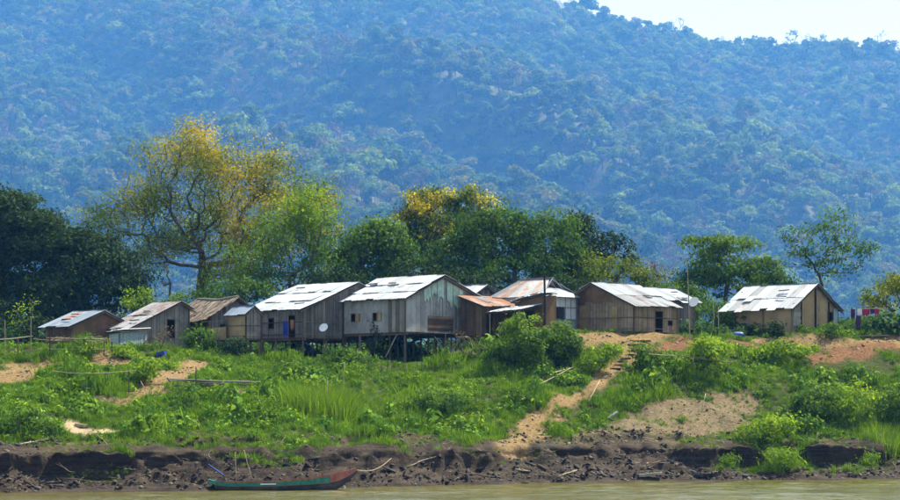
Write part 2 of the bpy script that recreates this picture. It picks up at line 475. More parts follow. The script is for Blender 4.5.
m, t, o = newmat('bank_soil'); b = NB(t)
v = b.coord('Object')
sep = b.n('ShaderNodeSeparateColor'); b.l(b.attr('soil', 'Color'), sep.inputs[0])
wet = b.attr('wet')
n1 = b.noise(v, 0.8, 6, 0.7); n2 = b.noise(v, 5.0, 5, 0.7); n3 = b.noise(v, 0.25, 3)
soil = b.ramp(n2, [(0.3, (0.022, 0.026, 0.010)), (0.6, (0.05, 0.066, 0.018)), (0.8, (0.11, 0.10, 0.042))])
tramp = b.ramp(n2, [(0.25, (0.06, 0.05, 0.03)), (0.55, (0.145, 0.115, 0.07)), (0.8, (0.27, 0.215, 0.135))])
ochre = b.ramp(n2, [(0.25, (0.10, 0.066, 0.032)), (0.55, (0.20, 0.14, 0.068)), (0.8, (0.34, 0.25, 0.135))])
red = b.ramp(n2, [(0.25, (0.055, 0.03, 0.017)), (0.55, (0.15, 0.08, 0.042)), (0.8, (0.28, 0.165, 0.09))])
clay = b.ramp(n2, [(0.25, (0.20, 0.155, 0.095)), (0.6, (0.36, 0.29, 0.19)), (0.85, (0.50, 0.42, 0.30))])
mud = b.ramp(n2, [(0.25, (0.009, 0.007, 0.005)), (0.55, (0.028, 0.021, 0.015)), (0.8, (0.07, 0.056, 0.042))])
strata = b.noise(b.coord('Object', (0.25, 0.25, 5.0)), 1.0, 4, 0.7)
mud = b.mix(b.ramp(strata, [(0.42, 0.0), (0.62, 0.75)]), mud, (0.06, 0.047, 0.034))
col = b.mix(wet, soil, mud)
col = b.mix(b.attr('trample'), col, tramp)
col = b.mix(sep.outputs[0], col, ochre); col = b.mix(sep.outputs[1], col, red); col = b.mix(sep.outputs[2], col, clay)
rough = b.math('SUBTRACT', 0.95, b.math('MULTIPLY', wet, 0.3))
b.l(b.principled(col, rough, normal=b.bump(b.math('ADD', n2, b.math('MULTIPLY', n1, 0.8)), 0.9, 0.10), spec=0.04), o.inputs[0])
M['soil'] = m
g = np_mesh('ground', verts, faces, None, M['soil'], smooth=True)
bz = bare(GX, GY)
wetm = sstep(8.5, 4.6, dd + 3.0 * fbm(GX / 4, GY / 3, 3, 101))
a = g.data.attributes.new('soil', 'FLOAT_COLOR', 'POINT')
a.data.foreach_set('color', np.stack([bz[0], bz[1], bz[2], np.ones_like(GX)], -1).astype(np.float32).ravel())
a = g.data.attributes.new('wet', 'FLOAT', 'POINT'); a.data.foreach_set('value', wetm.astype(np.float32).ravel())
lower = sstep(10.5, 6.0, dd + 3.0 * fbm(GX / 5, GY / 4, 3, 121)) * 0.5
a = g.data.attributes.new('trample', 'FLOAT', 'POINT'); a.data.foreach_set('value', (np.maximum(bz[3], lower) * (1 - wetm)).astype(np.float32).ravel())
tag(g, kind='structure')

# ------------------------------------------------------------------ river
m, t, o = newmat('river_water'); b = NB(t)
w1 = b.noise(b.coord('Object', (0.45, 0.30, 1)), 1.0, 5, 0.65)
w2 = b.noise(b.coord('Object', (0.10, 0.07, 1)), 1.0, 3)
w3 = b.noise(b.coord('Object', (1.8, 3.2, 1)), 1.0, 3)
h = b.math('ADD', b.math('MULTIPLY', w1, b.ramp(w2, [(0.40, 0.25), (0.62, 1.0)])), b.math('MULTIPLY', w3, 0.25))
col = b.ramp(w2, [(0.3, (0.075, 0.075, 0.010)), (0.7, (0.115, 0.10, 0.018))])
b.l(b.principled(col, 0.10, normal=b.bump(h, 1.0, 0.25), spec=0.5), o.inputs[0])
M['water'] = m
wx = axis([(-2490, -60, 90), (-60, -38, 2), (-38, 42, 0.4), (42, 60, 2), (60, 2490, 90)]); wy = axis([(-60, 96, 12), (96, 108, 1.5), (108, 172, 0.3), (172, 190, 6)])
WX, WY = np.meshgrid(wx, wy)
calm = 0.35 + 0.9 * sstep(-0.1, 0.3, fbm(WX / 14, WY / 10, 3, 341) + 0.12 * sstep(-15, 15, WX))
WZ = sstep(70, 50, np.abs(WX)) * sstep(96, 108, WY) * calm * (0.16 * fbm(WX / 2.6 + WY / 9, WY / 2.0, 4, 351) - 0.10 * np.abs(fbm(WX / 1.7, WY / 1.3 + WX / 5, 3, 361)))
nr, nc = WX.shape; ii = np.arange(nr * nc).reshape(nr, nc)
river = np_mesh('river', np.stack([WX, WY, WZ], -1).reshape(-1, 3), np.stack([ii[:-1, :-1], ii[:-1, 1:], ii[1:, 1:], ii[1:, :-1]], -1).reshape(-1, 4), None, m, smooth=True)
tag(river, kind='structure')

# ------------------------------------------------------------------ hills
HS = 2.0
RIDGE_Y = 2700.0 * HS
SKP = [-500, 0, 300, 450, 530, 560, 600, 650, 700, 750, 800, 850, 900, 1000, 1400]
SKV = [-60, -60, -50, -32, -1, 12, 23, 33, 46, 53, 50, 55, 56, 73, 160]
def hill(x, y):
    px = 450 + x * F / RIDGE_Y
    top = CZ + (PY0 - np.interp(px, SKP, SKV)) * RIDGE_Y / F
    t = np.clip((y - 1150 * HS) / (RIDGE_Y - 1150 * HS), 0, 1.2)
    s = np.where(t <= 1, 0.62 * t + 0.38 * t * t, 1 - (t - 1) * 1.6)
    z = 8 + (top - 8) * s
    bump = np.sin(np.clip(t / 0.93, 0, 1) * pi) ** 0.9
    x = x / HS; y = y / HS
    # spurs and ravines running down the face
    z = z + HS * bump * (120 * fbm(x / 260 + y / 700, y / 480, 4, 131) + 120 * (np.abs(fbm((x + 0.5 * y) / 230, y / 700, 3, 141)) - 0.2))
    return z
hx = np.arange(-1200, 1201, 20.0) * HS; hy = np.concatenate([np.arange(1120, 2760, 20.0), np.arange(2760, 3150, 60.0)]) * HS
HX, HY = np.meshgrid(hx, hy); HZ = hill(HX, HY)
HZ[0] -= 6
nr, nc = HX.shape
ii = np.arange(nr * nc).reshape(nr, nc)
faces = np.stack([ii[:-1, :-1], ii[:-1, 1:], ii[1:, 1:], ii[1:, :-1]], -1).reshape(-1, 4)
M['hill'] = plain_mat('forest_floor', (0.055, 0.07, 0.03), 0.95, var=0.5, scale=0.05)
hl = np_mesh('hills', np.stack([HX, HY, HZ], -1).reshape(-1, 3), faces, None, M['hill'], smooth=True)
tag(hl, kind='structure')

# ------------------------------------------------------------------ leaves and scattering
def rand_unit(n, rng):
    v = rng.normal(size=(n, 3)); return v / np.linalg.norm(v, axis=1, keepdims=True)

def leaf_quads(C, size, rng, up=0.5, slim=0.55, out=None, spread=0.6):
    """a diamond leaf at each point, facing outwards from its clump if out is given"""
    n = len(C)
    nrm = rand_unit(n, rng)
    if out is None: nrm[:, 2] = np.abs(nrm[:, 2]) + up
    else:
        nrm = out / (np.linalg.norm(out, axis=1, keepdims=True) + 1e-6) + spread * nrm; nrm[:, 2] += up
    nrm /= np.linalg.norm(nrm, axis=1, keepdims=True)
    a = np.cross(nrm, rand_unit(n, rng)); a /= np.linalg.norm(a, axis=1, keepdims=True) + 1e-9
    bb = np.cross(nrm, a)
    s = (size * rng.uniform(0.6, 1.35, n))[:, None] if np.isscalar(size) else size[:, None]
    V = np.stack([C + a * s, C + bb * s * slim, C - a * s, C - bb * s * slim], 1)
    V[:, 0, 2] -= s[:, 0] * 0.25; V[:, 2, 2] -= s[:, 0] * 0.25
    return V.reshape(-1, 3), np.arange(n * 4).reshape(n, 4)

def scatter(name, P, rot, scl, idx, protos, kind='stuff'):
    """one stuff object: points that each carry one of the prototype plants"""
    me = bpy.data.meshes.new(name); n = len(P)
    me.vertices.add(n); me.vertices.foreach_set('co', np.asarray(P, np.float32).ravel())
    a = me.attributes.new('rot', 'FLOAT_VECTOR', 'POINT'); a.data.foreach_set('vector', np.asarray(rot, np.float32).ravel())
    a = me.attributes.new('scl', 'FLOAT_VECTOR', 'POINT'); a.data.foreach_set('vector', np.asarray(scl, np.float32).ravel())
    a = me.attributes.new('idx', 'INT', 'POINT'); a.data.foreach_set('value', np.asarray(idx, np.int32))
    o = bpy.data.objects.new(name, me); COL.objects.link(o)
    c = bpy.data.collections.new(name + '_kinds')
    for i, p in enumerate(protos):
        p.name = '%s_kind_%02d' % (name, i); c.objects.link(p)
    ng = bpy.data.node_groups.new(name + '_nodes', 'GeometryNodeTree')
    ng.interface.new_socket('Geometry', in_out='INPUT', socket_type='NodeSocketGeometry')
    ng.interface.new_socket('Geometry', in_out='OUTPUT', socket_type='NodeSocketGeometry')
    gi = ng.nodes.new('NodeGroupInput'); go = ng.nodes.new('NodeGroupOutput')
    ci = ng.nodes.new('GeometryNodeCollectionInfo')
    ci.inputs['Collection'].default_value = c
    ci.inputs['Separate Children'].default_value = True; ci.inputs['Reset Children'].default_value = True
    iop = ng.nodes.new('GeometryNodeInstanceOnPoints'); iop.inputs['Pick Instance'].default_value = True
    def at(nm, ty):
        x = ng.nodes.new('GeometryNodeInputNamedAttribute'); x.data_type = ty; x.inputs[0].default_value = nm
        return x.outputs[0]
    ng.links.new(gi.outputs[0], iop.inputs['Points']); ng.links.new(ci.outputs[0], iop.inputs['Instance'])
    ng.links.new(at('idx', 'INT'), iop.inputs['Instance Index'])
    ng.links.new(at('rot', 'FLOAT_VECTOR'), iop.inputs['Rotation'])
    ng.links.new(at('scl', 'FLOAT_VECTOR'), iop.inputs['Scale'])
    ng.links.new(iop.outputs[0], go.inputs[0])
    md = o.modifiers.new('scatter', 'NODES'); md.node_group = ng
    return tag(o, kind=kind)

# ------------------------------------------------------------------ forest on the hills
def forest_proto(i, kind):
    rng = np.random.default_rng(300 + i)
    if kind == 'bare':
        n = 170; mat = M['f_bare']
    else:
        n = 520; mat = M[kind]
    nb = rng.integers(4, 8)
    cs = np.concatenate([[[0, 0, 9.0]], np.stack([rng.uniform(-3.2, 3.2, nb), rng.uniform(-3.2, 3.2, nb), rng.uniform(5.5, 11.5, nb)], 1)])
    k = rng.integers(0, len(cs), n)
    d = rand_unit(n, rng); d[:, 2] = np.where(d[:, 2] < -0.3, -d[:, 2], d[:, 2])
    C = cs[k] + d * (rng.uniform(0.55, 1.0, n) * 2.9)[:, None] * [1, 1, 0.8]
    V, Fc = leaf_quads(C, 0.70 if kind != 'bare' else 0.8, rng, 0.15, 0.6 if kind != 'bare' else 0.16, out=d * 0.7 + unit([0, 0, 1]) * 0.1 + (C - [0, 0, 8]) * 0.12, spread=0.75)
    tint = np.clip(0.5 + 0.25 * rng.normal(size=n) + 0.1 * (k % 3 - 1), 0, 1)
    # trunk as four thin quads
    tr = np.array([[0.25 * cos(a), 0.25 * sin(a), z] for z in (-3, 9) for a in (0, 2.1, 4.2)])
    tf = np.array([[0, 1, 4, 3], [1, 2, 5, 4], [2, 0, 3, 5]]) + len(V)
    return np_mesh('forest_tree', np.concatenate([V, tr]), np.concatenate([Fc, tf]), np.concatenate([tint, [0.1] * 3]), mat, link=False)

M['f_green'] = leaf_mat('forest_green', (0.022, 0.055, 0.010), (0.05, 0.105, 0.018), (0.09, 0.16, 0.028), rnd=0.7, trans=0.3)
M['f_olive'] = leaf_mat('forest_olive', (0.05, 0.075, 0.014), (0.10, 0.125, 0.022), (0.17, 0.17, 0.035), rnd=0.7, trans=0.3)
M['f_light'] = leaf_mat('forest_light_green', (0.06, 0.115, 0.014), (0.12, 0.20, 0.026), (0.19, 0.27, 0.04), rnd=0.65, trans=0.3)
M['f_bare'] = leaf_mat('forest_leafless', (0.06, 0.045, 0.035), (0.12, 0.09, 0.07), (0.19, 0.145, 0.11), rnd=0.6, trans=0.1)
kinds = ['f_green', 'f_green', 'f_green', 'f_olive', 'f_olive', 'f_light', 'f_light', 'bare', 'bare']
protos = [forest_proto(i, k) for i, k in enumerate(kinds)]
rng = np.random.default_rng(5)
st = 7.2
fx, fy = np.meshgrid(np.arange(-760, 760, st), np.arange(1180, 2745, st))
fx = fx.ravel() + rng.uniform(-4, 4, fx.size); fy = fy.ravel() + rng.uniform(-4, 4, fy.size)
keep = np.abs(fx) < (0.205 * fy + 60)
fx, fy = fx[keep] * HS, fy[keep] * HS
fz = hill(fx, fy)
zone = fbm(fx / 190, fy / 260, 3, 151) + 0.16 * sstep(2200 * HS, 1500 * HS, fy) - 0.05; zone2 = fbm(fx / 90, fy / 120, 3, 161)
w = np.stack([0.30 - 0.55 * zone, 0.30 - 0.5 * zone, 0.25 - 0.4 * zone, 0.16 + 0.4 * zone2, 0.16 + 0.4 * zone2,
              0.13 + 0.8 * zone, 0.12 + 0.8 * zone, 0.11 + 0.3 * zone - 0.4 * zone2, 0.1 + 0.3 * zone - 0.4 * zone2], 1)
w = np.clip(w, 0.015, None); w /= w.sum(1, keepdims=True)
idx = (rng.random(len(fx))[:, None] > np.cumsum(w, 1)).sum(1).clip(0, 8)
sc = np.exp(rng.normal(-0.05, 0.38, len(fx))) * 0.92 * HS
scl = np.stack([sc * rng.uniform(0.85, 1.2, len(fx)), sc * rng.uniform(0.85, 1.2, len(fx)), sc * rng.uniform(0.75, 1.15, len(fx))], 1)
rot = np.stack([rng.normal(0, 0.06, len(fx)), rng.normal(0, 0.06, len(fx)), rng.uniform(0, 6.28, len(fx))], 1)
fo = scatter('hill_forest', np.stack([fx, fy, fz - 1.0], 1), rot, scl, idx, protos)

# ------------------------------------------------------------------ trees
def skeleton(base, targets, rng, trunk_top, lean=0.25):
    """branches that grow from the base to every target, nearest first"""
    P = [np.asarray(base, float)]; par = [-1]; plen = [0.0]
    tt = np.asarray(trunk_top, float); n0 = 4
    for i in range(1, n0 + 1):
        f = i / n0
        p = P[0] * (1 - f) + tt * f + rng.normal(0, 0.10, 3) * [1, 1, 0.2]
        P.append(p); par.append(len(P) - 2); plen.append(plen[-1] + np.linalg.norm(P[-1] - P[-2]))
    order = np.argsort(np.linalg.norm(np.asarray(targets) - tt, axis=1))
    for ti in order:
        q = np.asarray(targets[ti], float)
        A = np.asarray(P); d = np.linalg.norm(A - q, axis=1)
        cost = d + lean * np.asarray(plen) + np.where(A[:, 2] > q[2] + 0.4, 2.5 * (A[:, 2] - q[2]), 0)
        cost[0] += 1e3; cost[1] += 2.0
        j = int(np.argmin(cost)); p0 = P[j]; L = d[j]
        ns = 1 if L < 0.9 else (2 if L < 2.2 else 3)
        for s in range(1, ns + 1):
            f = s / ns
            p = p0 * (1 - f) + q * f
            if s < ns: p = p + rng.normal(0, 0.06 * L, 3) + np.array([0, 0, -0.08 * L * sin(pi * f)])
            P.append(p); par.append(j if s == 1 else len(P) - 2)
            plen.append(plen[par[-1]] + np.linalg.norm(p - P[par[-1]]))
    return np.asarray(P), par

def branch_mesh(P, par, r_base, r_tip, rng):
    n = len(P); area = np.zeros(n); kids = np.zeros(n, int)
    for i in range(n - 1, 0, -1):
        if kids[i] == 0: area[i] = 1.0
        area[par[i]] += area[i]; kids[par[i]] += 1
    r = r_tip + (r_base - r_tip) * (area / area.max()) ** 0.62
    r[0] *= 1.25
    V = []; Fc = []
    for i in range(1, n):
        a, q = P[par[i]], P[i]; d = q - a; L = np.linalg.norm(d)
        if L < 1e-4: continue
        d = d / L; k = 3 if r[i] < 0.05 else (5 if r[i] < 0.14 else 8)
        x = np.cross(d, (0.3, 0.2, 1) if abs(d[2]) < 0.9 else (1, 0, 0)); x /= np.linalg.norm(x); y = np.cross(d, x)
        ra = min(r[par[i]], r[i] * 1.35); bI = len(V)
        for c, rr in ((a, ra), (q, r[i])):
            for s in range(k):
                an = 2 * pi * s / k; V.append(c + (x * cos(an) + y * sin(an)) * rr)
        for s in range(k): Fc.append((bI + s, bI + (s + 1) % k, bI + k + (s + 1) % k, bI + k + s))
    return np.asarray(V), np.asarray(Fc)

def blob_targets(blobs, Y, density, rng, inner=0.5):
    k = Y / F; T = []; W_ = []
    for bl in blobs:
        px, py, rx, ry = bl[:4]; dy = bl[4] if len(bl) > 4 else 0.0
        c = pix(px, py, Y); c[1] += dy
        R3 = np.array([rx * k, rx * k * 0.85, ry * k])
        n = max(6, int(density * (R3[0] * R3[2]) ** 0.85 * 6.0))
        d = rand_unit(n, rng)
        if Y > 192: d[:, 2] = np.where(d[:, 2] < -0.55, -d[:, 2], d[:, 2])
        lump = 1 + 0.7 * fbm(np.arctan2(d[:, 1], d[:, 0]) * 1.3 + px, d[:, 2] * 2.2 + py, 2, 321)
        T.append(c + d * R3 * (rng.uniform(inner, 1.0, n) ** 0.7 * lump)[:, None])
    return np.concatenate(T)

def make_tree(name, label, cat, px, Y, blobs, leaf, bark='bark', density=1.0, per=60, size=0.16, clump=0.55, flat=0.6,
              trunk_r=0.28, tip_r=0.012, group=None, seed=1, trunk_top=None, up=0.5, base_py=None, shrub=False, slim=0.5,
              tint_top=0.0, inner=0.5, patches=None):
    rng = np.random.default_rng(seed)
    bx = (px - 450.0) * Y / F
    base = np.array([bx, Y, gz(bx, Y) - 0.25])
    T = blob_targets(blobs, Y, density, rng, inner)
    T = T[T[:, 2] > ground(T[:, 0], T[:, 1]) + 0.15]
    zc = np.mean(T[:, 2])
    if trunk_top is None: tt = base + np.array([0, 0, max(0.3, (T[:, 2].min() - base[2]) * 0.8 + 0.15 * (zc - T[:, 2].min()))])
    else: tt = pix(trunk_top[0], trunk_top[1], Y)
    root = thing(name, label, cat, base, group)
    P, par = skeleton(base, T, rng, tt)
    V, Fc = branch_mesh(P - base, par, trunk_r, tip_r, rng)
    o = np_mesh('stem' if shrub else 'trunk', V, Fc, np.full(len(Fc), 0.45), M[bark], smooth=True); o.parent = root
    n = len(T); cn = rng.poisson(per * 1.25, n)
    ct = rng.normal(0, 0.13, n)
    k = np.repeat(np.arange(n), cn)
    cs = clump * rng.uniform(0.65, 1.3, n)
    C = T[k] + rng.normal(size=(len(k), 3)) * cs[k][:, None] * [1, 1, flat]
    tint = 0.42 + ct[k] + rng.normal(0, 0.16, len(k))
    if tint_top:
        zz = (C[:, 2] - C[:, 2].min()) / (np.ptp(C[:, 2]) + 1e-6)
        tint = tint + tint_top * (zz - 0.5)  # sunlit tops painted into leaf tint; also the flowering tree's real yellow top
    if patches is not None: tint = tint + patches(C, rng)
    ok = C[:, 2] > ground(C[:, 0], C[:, 1]) - 0.02
    C, tint = C[ok], tint[ok]
    V, Fc = leaf_quads(C - base, size * 0.8, rng, 0.25, slim, out=(C - T[k[ok]]) / clump + 0.5 * (C - C.mean(0)) / (np.abs(C - C.mean(0)).mean() + 1e-6), spread=0.8)
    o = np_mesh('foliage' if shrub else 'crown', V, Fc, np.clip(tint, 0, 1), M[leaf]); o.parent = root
    return root

# dark evergreens at the left edge
GT = 'trees behind the village'
make_tree('evergreen_tree', 'tall dark evergreen with a domed crown at the far left edge', 'tree', -8, 206,
          [(-5, 226, 46, 48), (25, 250, 50, 46, -1), (-25, 290, 45, 40), (35, 298, 40, 26, -2), (40, 232, 24, 22)], 'leaf_dark', density=2.4, per=60, size=0.21, clump=0.6, trunk_r=0.42, group=GT, seed=21, tint_top=0.2)
make_tree('evergreen_tree', 'dark evergreen behind the blue-grey roofed hut, beside the far left tree', 'tree', 84, 203,
          [(78, 262, 38, 34), (108, 284, 38, 34, -1), (62, 300, 38, 22, -2), (128, 300, 20, 22), (92, 252, 28, 20)], 'leaf_dark', density=2.4, per=60, size=0.21, clump=0.6, trunk_r=0.36, group=GT, seed=22, tint_top=0.2)
make_tree('sapling', 'small bright green sapling in front of the dark far left tree', 'tree', 24, 186,
          [(24, 302, 10, 13), (14, 318, 10, 8), (30, 325, 12, 10)], 'leaf_bright', density=0.9, per=14, size=0.14, clump=0.35, trunk_r=0.05, group=GT, seed=23)
make_tree('leafy_tree', 'low leafy green tree between the dark evergreens and the plank hut', 'tree', 145, 196,
          [(140, 298, 14, 10), (152, 304, 13, 8), (132, 306, 10, 7)], 'leaf_bright', density=1.3, per=30, size=0.15, clump=0.4, trunk_r=0.08, group=GT, seed=24)
# big half bare yellowing tree
def yellow_patches(C, rng):
    n = fbm(C[:, 0] / 3.2, C[:, 2] / 3.2 + C[:, 1] / 5, 3, 171)
    right = sstep(-17, -10, C[:, 0]); low = sstep(25, 17, C[:, 2])
    return 1.0 * n + 0.04 + 0.22 * sstep(23, 30, C[:, 2]) * sstep(-14, -22, C[:, 0]) - 0.32 * right * low - 0.14 * right
make_tree('spreading_tree', 'huge spreading tree with yellowing half bare crown and open branches', 'tree', 198, 212,
          [(190, 172, 62, 46), (148, 212, 60, 40, 1), (242, 195, 56, 50, -1), (110, 228, 32, 26), (288, 212, 50, 40), (196, 148, 32, 26), (212, 236, 58, 36, 2),
           (272, 168, 28, 22), (320, 200, 26, 24), (165, 245, 40, 22, 1), (255, 250, 46, 28, 1), (228, 275, 36, 18, -1), (150, 262, 24, 12), (300, 235, 40, 30)],
          'leaf_olive', density=1.45, per=40, size=0.15, clump=0.8, trunk_r=0.46, tip_r=0.016, group=GT, seed=31, trunk_top=(202, 268), inner=0.2, patches=yellow_patches)
make_tree('broadleaf_tree', 'bright green bushy tree right below the huge half bare tree', 'tree', 296, 205,
          [(285, 246, 46, 36), (318, 232, 30, 34), (258, 268, 34, 26), (324, 266, 26, 26, -1), (240, 282, 26, 16), (295, 280, 40, 16), (300, 212, 24, 20)], 'leaf_lime', density=1.2, per=46, size=0.16, clump=0.75, trunk_r=0.3, group=GT, seed=32, tint_top=0.3, patches=lambda C, r: -0.1 + 0.6 * fbm(C[:, 0] / 2.5, C[:, 2] / 2.5, 2, 301))
make_tree('dead_tree', 'thin leafless grey tree standing left of the big trunk', 'tree', 171, 204,
          [(166, 272, 9, 9), (160, 285, 5, 6)], 'leaf_dry', density=1.0, per=2, size=0.1, clump=0.3, trunk_r=0.10, group=GT, seed=33, trunk_top=(169, 283))
make_tree('broadleaf_tree', 'deep green round tree behind the middle of the long tin roofs', 'tree', 378, 206,
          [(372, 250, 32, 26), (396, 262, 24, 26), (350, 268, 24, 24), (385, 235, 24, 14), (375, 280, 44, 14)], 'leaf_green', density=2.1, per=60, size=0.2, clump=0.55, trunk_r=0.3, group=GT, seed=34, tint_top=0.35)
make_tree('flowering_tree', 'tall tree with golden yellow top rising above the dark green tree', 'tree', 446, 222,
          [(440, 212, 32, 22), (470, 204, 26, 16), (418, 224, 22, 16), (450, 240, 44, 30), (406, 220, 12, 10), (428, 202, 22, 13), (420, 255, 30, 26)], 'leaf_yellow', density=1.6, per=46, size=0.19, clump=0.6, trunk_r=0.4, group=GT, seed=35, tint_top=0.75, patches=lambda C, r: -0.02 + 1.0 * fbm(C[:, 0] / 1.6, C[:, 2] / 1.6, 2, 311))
make_tree('broadleaf_tree', 'broad dark green tree with pale twigs behind the white house', 'tree', 516, 207,
          [(500, 238, 46, 30), (545, 248, 42, 34), (468, 260, 36, 32), (515, 275, 62, 20, -1.5), (565, 272, 26, 22), (450, 278, 30, 16)], 'leaf_green', 'bark_pale', density=1.9, per=56, size=0.2, clump=0.58, trunk_r=0.35, tip_r=0.016, group=GT, seed=36, tint_top=0.3, patches=lambda C, r: -0.14 + 0 * C[:, 0])
make_tree('evergreen_tree', 'dark leaved tree whose tip stands just right of the broad green tree', 'tree', 582, 214,
          [(577, 228, 18, 13), (590, 252, 18, 14), (572, 250, 18, 24), (585, 275, 22, 16)], 'leaf_dark', density=1.6, per=46, size=0.2, clump=0.5, trunk_r=0.25, group=GT, seed=37)
make_tree('evergreen_tree', 'open dark tree in tiers above the brown plank hut', 'tree', 612, 214,
          [(606, 240, 17, 11), (622, 252, 15, 9), (596, 262, 14, 8), (630, 262, 9, 6)], 'leaf_dark', density=1.1, per=36, size=0.2, clump=0.45, trunk_r=0.2, group=GT, seed=38)
make_tree('broadleaf_tree', 'low olive green tree just behind the brown plank hut', 'tree', 610, 206,
          [(600, 272, 28, 17), (632, 276, 24, 14), (578, 284, 22, 14), (650, 288, 20, 10)], 'leaf_olive', density=1.8, per=38, size=0.18, clump=0.5, trunk_r=0.2, group=GT, seed=39, patches=lambda C, r: -0.28 + 0 * C[:, 0])
make_tree('bare_shrub', 'brownish leafless thicket behind the right end of the plank hut roof', 'tree', 650, 207,
          [(648, 274, 22, 13), (668, 284, 18, 14), (630, 276, 12, 9)], 'leaf_dry', density=1.6, per=9, size=0.12, clump=0.4, trunk_r=0.12, tip_r=0.016, group=GT, seed=40)
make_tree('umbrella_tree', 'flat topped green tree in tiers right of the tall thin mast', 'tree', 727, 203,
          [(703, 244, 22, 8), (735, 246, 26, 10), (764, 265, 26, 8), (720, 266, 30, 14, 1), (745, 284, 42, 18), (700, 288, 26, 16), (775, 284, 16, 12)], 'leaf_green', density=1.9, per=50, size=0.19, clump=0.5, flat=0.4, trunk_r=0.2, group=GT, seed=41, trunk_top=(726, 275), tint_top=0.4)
make_tree('slender_tree', 'slender tree with thin open foliage behind the rightmost hut', 'tree', 820, 206,
          [(838, 220, 16, 15), (822, 238, 24, 18), (796, 238, 16, 14), (852, 252, 20, 18), (800, 262, 20, 16), (834, 268, 28, 18), (868, 250, 8, 8)], 'leaf_green', density=0.85, per=26, size=0.18, clump=0.5, trunk_r=0.13, tip_r=0.014, group=GT, seed=42, trunk_top=(822, 285), tint_top=0.4)
make_tree('bushy_tree', 'yellow-green bushy tree at the right edge beyond the clothesline', 'tree', 893, 198,
          [(890, 298, 24, 16), (905, 288, 20, 14), (872, 304, 18, 10)], 'leaf_olive', density=1.8, per=40, size=0.17, clump=0.45, trunk_r=0.14, group=GT, seed=43, patches=lambda C, r: -0.12 + 0 * C[:, 0])
make_tree('hedge_shrub', 'dark green thicket between the plank hut and the rightmost hut', 'shrub', 722, 194,
          [(705, 316, 22, 16), (735, 318, 24, 16), (690, 308, 14, 12), (752, 310, 18, 16)], 'leaf_green', density=1.6, per=40, size=0.17, clump=0.45, trunk_r=0.08, seed=44, shrub=True)
make_tree('hedge_shrub', 'dark thicket behind the far left bamboo fence', 'shrub', 25, 187,
          [(10, 335, 28, 18), (40, 330, 18, 16), (-15, 330, 24, 22), (110, 335, 20, 14)], 'leaf_dark', density=1.4, per=42, size=0.17, clump=0.45, trunk_r=0.08, seed=45, shrub=True)
make_tree('hedge_shrub', 'rounded green shrub behind the hanging laundry', 'shrub', 876, 190,
          [(876, 322, 20, 11), (862, 326, 12, 8), (893, 320, 14, 12)], 'leaf_green', density=1.6, per=44, size=0.15, clump=0.4, trunk_r=0.06, seed=46, shrub=True, tint_top=0.4)
for i, (px, lab, bl, lf) in enumerate(((18, 'dark thicket under the far left evergreens', [(-10, 322, 34, 26), (30, 318, 30, 24), (62, 322, 26, 20), (100, 322, 26, 18)], 'leaf_dark'), (170, 'dark thicket behind the thatched hut at the big trunk', [(160, 312, 22, 12), (185, 308, 22, 14)], 'leaf_green'),
                           (235, 'dark thicket right of the big trunk behind the annexe', [(225, 295, 26, 14), (255, 296, 24, 14)], 'leaf_green'),
                           (335, 'dark thicket behind the ridge of the patched silver roof', [(320, 285, 26, 12), (350, 284, 22, 12)], 'leaf_dark'),
                           (445, 'dark thicket behind the ridge of the largest house', [(415, 280, 30, 12), (455, 284, 26, 12), (480, 288, 26, 10)], 'leaf_dark'),
                           (560, 'dark thicket behind the white house and plank hut', [(545, 288, 28, 10), (580, 292, 22, 12)], 'leaf_dark'),
                           (672, 'leafy thicket behind the rear hut with silver roof', [(660, 296, 22, 10), (690, 300, 18, 14)], 'leaf_green'))):
    make_tree('hedge_shrub', lab, 'shrub', px, 200, bl, lf, density=1.7, per=44, size=0.18, clump=0.5, trunk_r=0.1, seed=480 + i, shrub=True)

# trees that stand out on the skyline
RT = [(523, 'f_green', 1.2, 'dark tree on the hill skyline, leftmost of those standing out'), (546, 'f_green', 1.5, 'wide dark tree on the skyline just left of the open sky'),
      (570, 'bare', 1.1, 'bare tree on the skyline where the sky opens'), (668, 'f_green', 1.0, 'leafy tree on the skyline left of a bare one'),
      (677, 'bare', 1.5, 'tall bare tree on the skyline above the hill shoulder'), (688, 'f_green', 0.8, 'small round tree on the skyline right of the bare one'),
      (738, 'f_olive', 0.9, 'flat little tree alone on the skyline dip'), (756, 'bare', 1.0, 'thin bare tree on the skyline right of the flat little tree'),
      (792, 'f_green', 1.25, 'dense dark tree on the skyline, larger of a close pair'), (822, 'f_green', 1.1, 'dark tree on the skyline, right one of a close pair'),
      (881, 'bare', 1.5, 'bare tree on the skyline, nearest the right edge')]
for i, (px, kd, s, lab) in enumerate(RT):
    x = (px - 450) * RIDGE_Y / F; y = RIDGE_Y + 6
    r_ = thing('ridge_tree', lab, 'tree', (x, y, float(hill(np.array([x]), np.array([y]))[0])), 'trees on the skyline')
    rng = np.random.default_rng(700 + i)
    T = np.concatenate([np.array([0, 0, 12.5]) + rand_unit(16, rng) * [4.5, 4, 3.6], np.array([1.5, 0, 15.5]) + rand_unit(7, rng) * [2.5, 2.5, 2]]) * s * HS * 1.2
    P, par = skeleton((0, 0, -2), T, rng, (0.3, 0, 8.4 * s * HS))
    V, Fc = branch_mesh(P, par, 0.8, 0.25, rng)
    o = np_mesh('trunk', V, Fc, np.full(len(Fc), 0.3), M['bark']); o.parent = r_
    n = 700 if kd != 'bare' else 60
    C = T[rng.integers(0, len(T), n)] + rng.normal(size=(n, 3)) * 1.6
    V, Fc = leaf_quads(C, 1.1, rng, 0.4)
    o = np_mesh('crown', V, Fc, np.clip(rng.normal(0.4, 0.2, n), 0, 1), M['f_bare' if kd == 'bare' else kd]); o.parent = r_

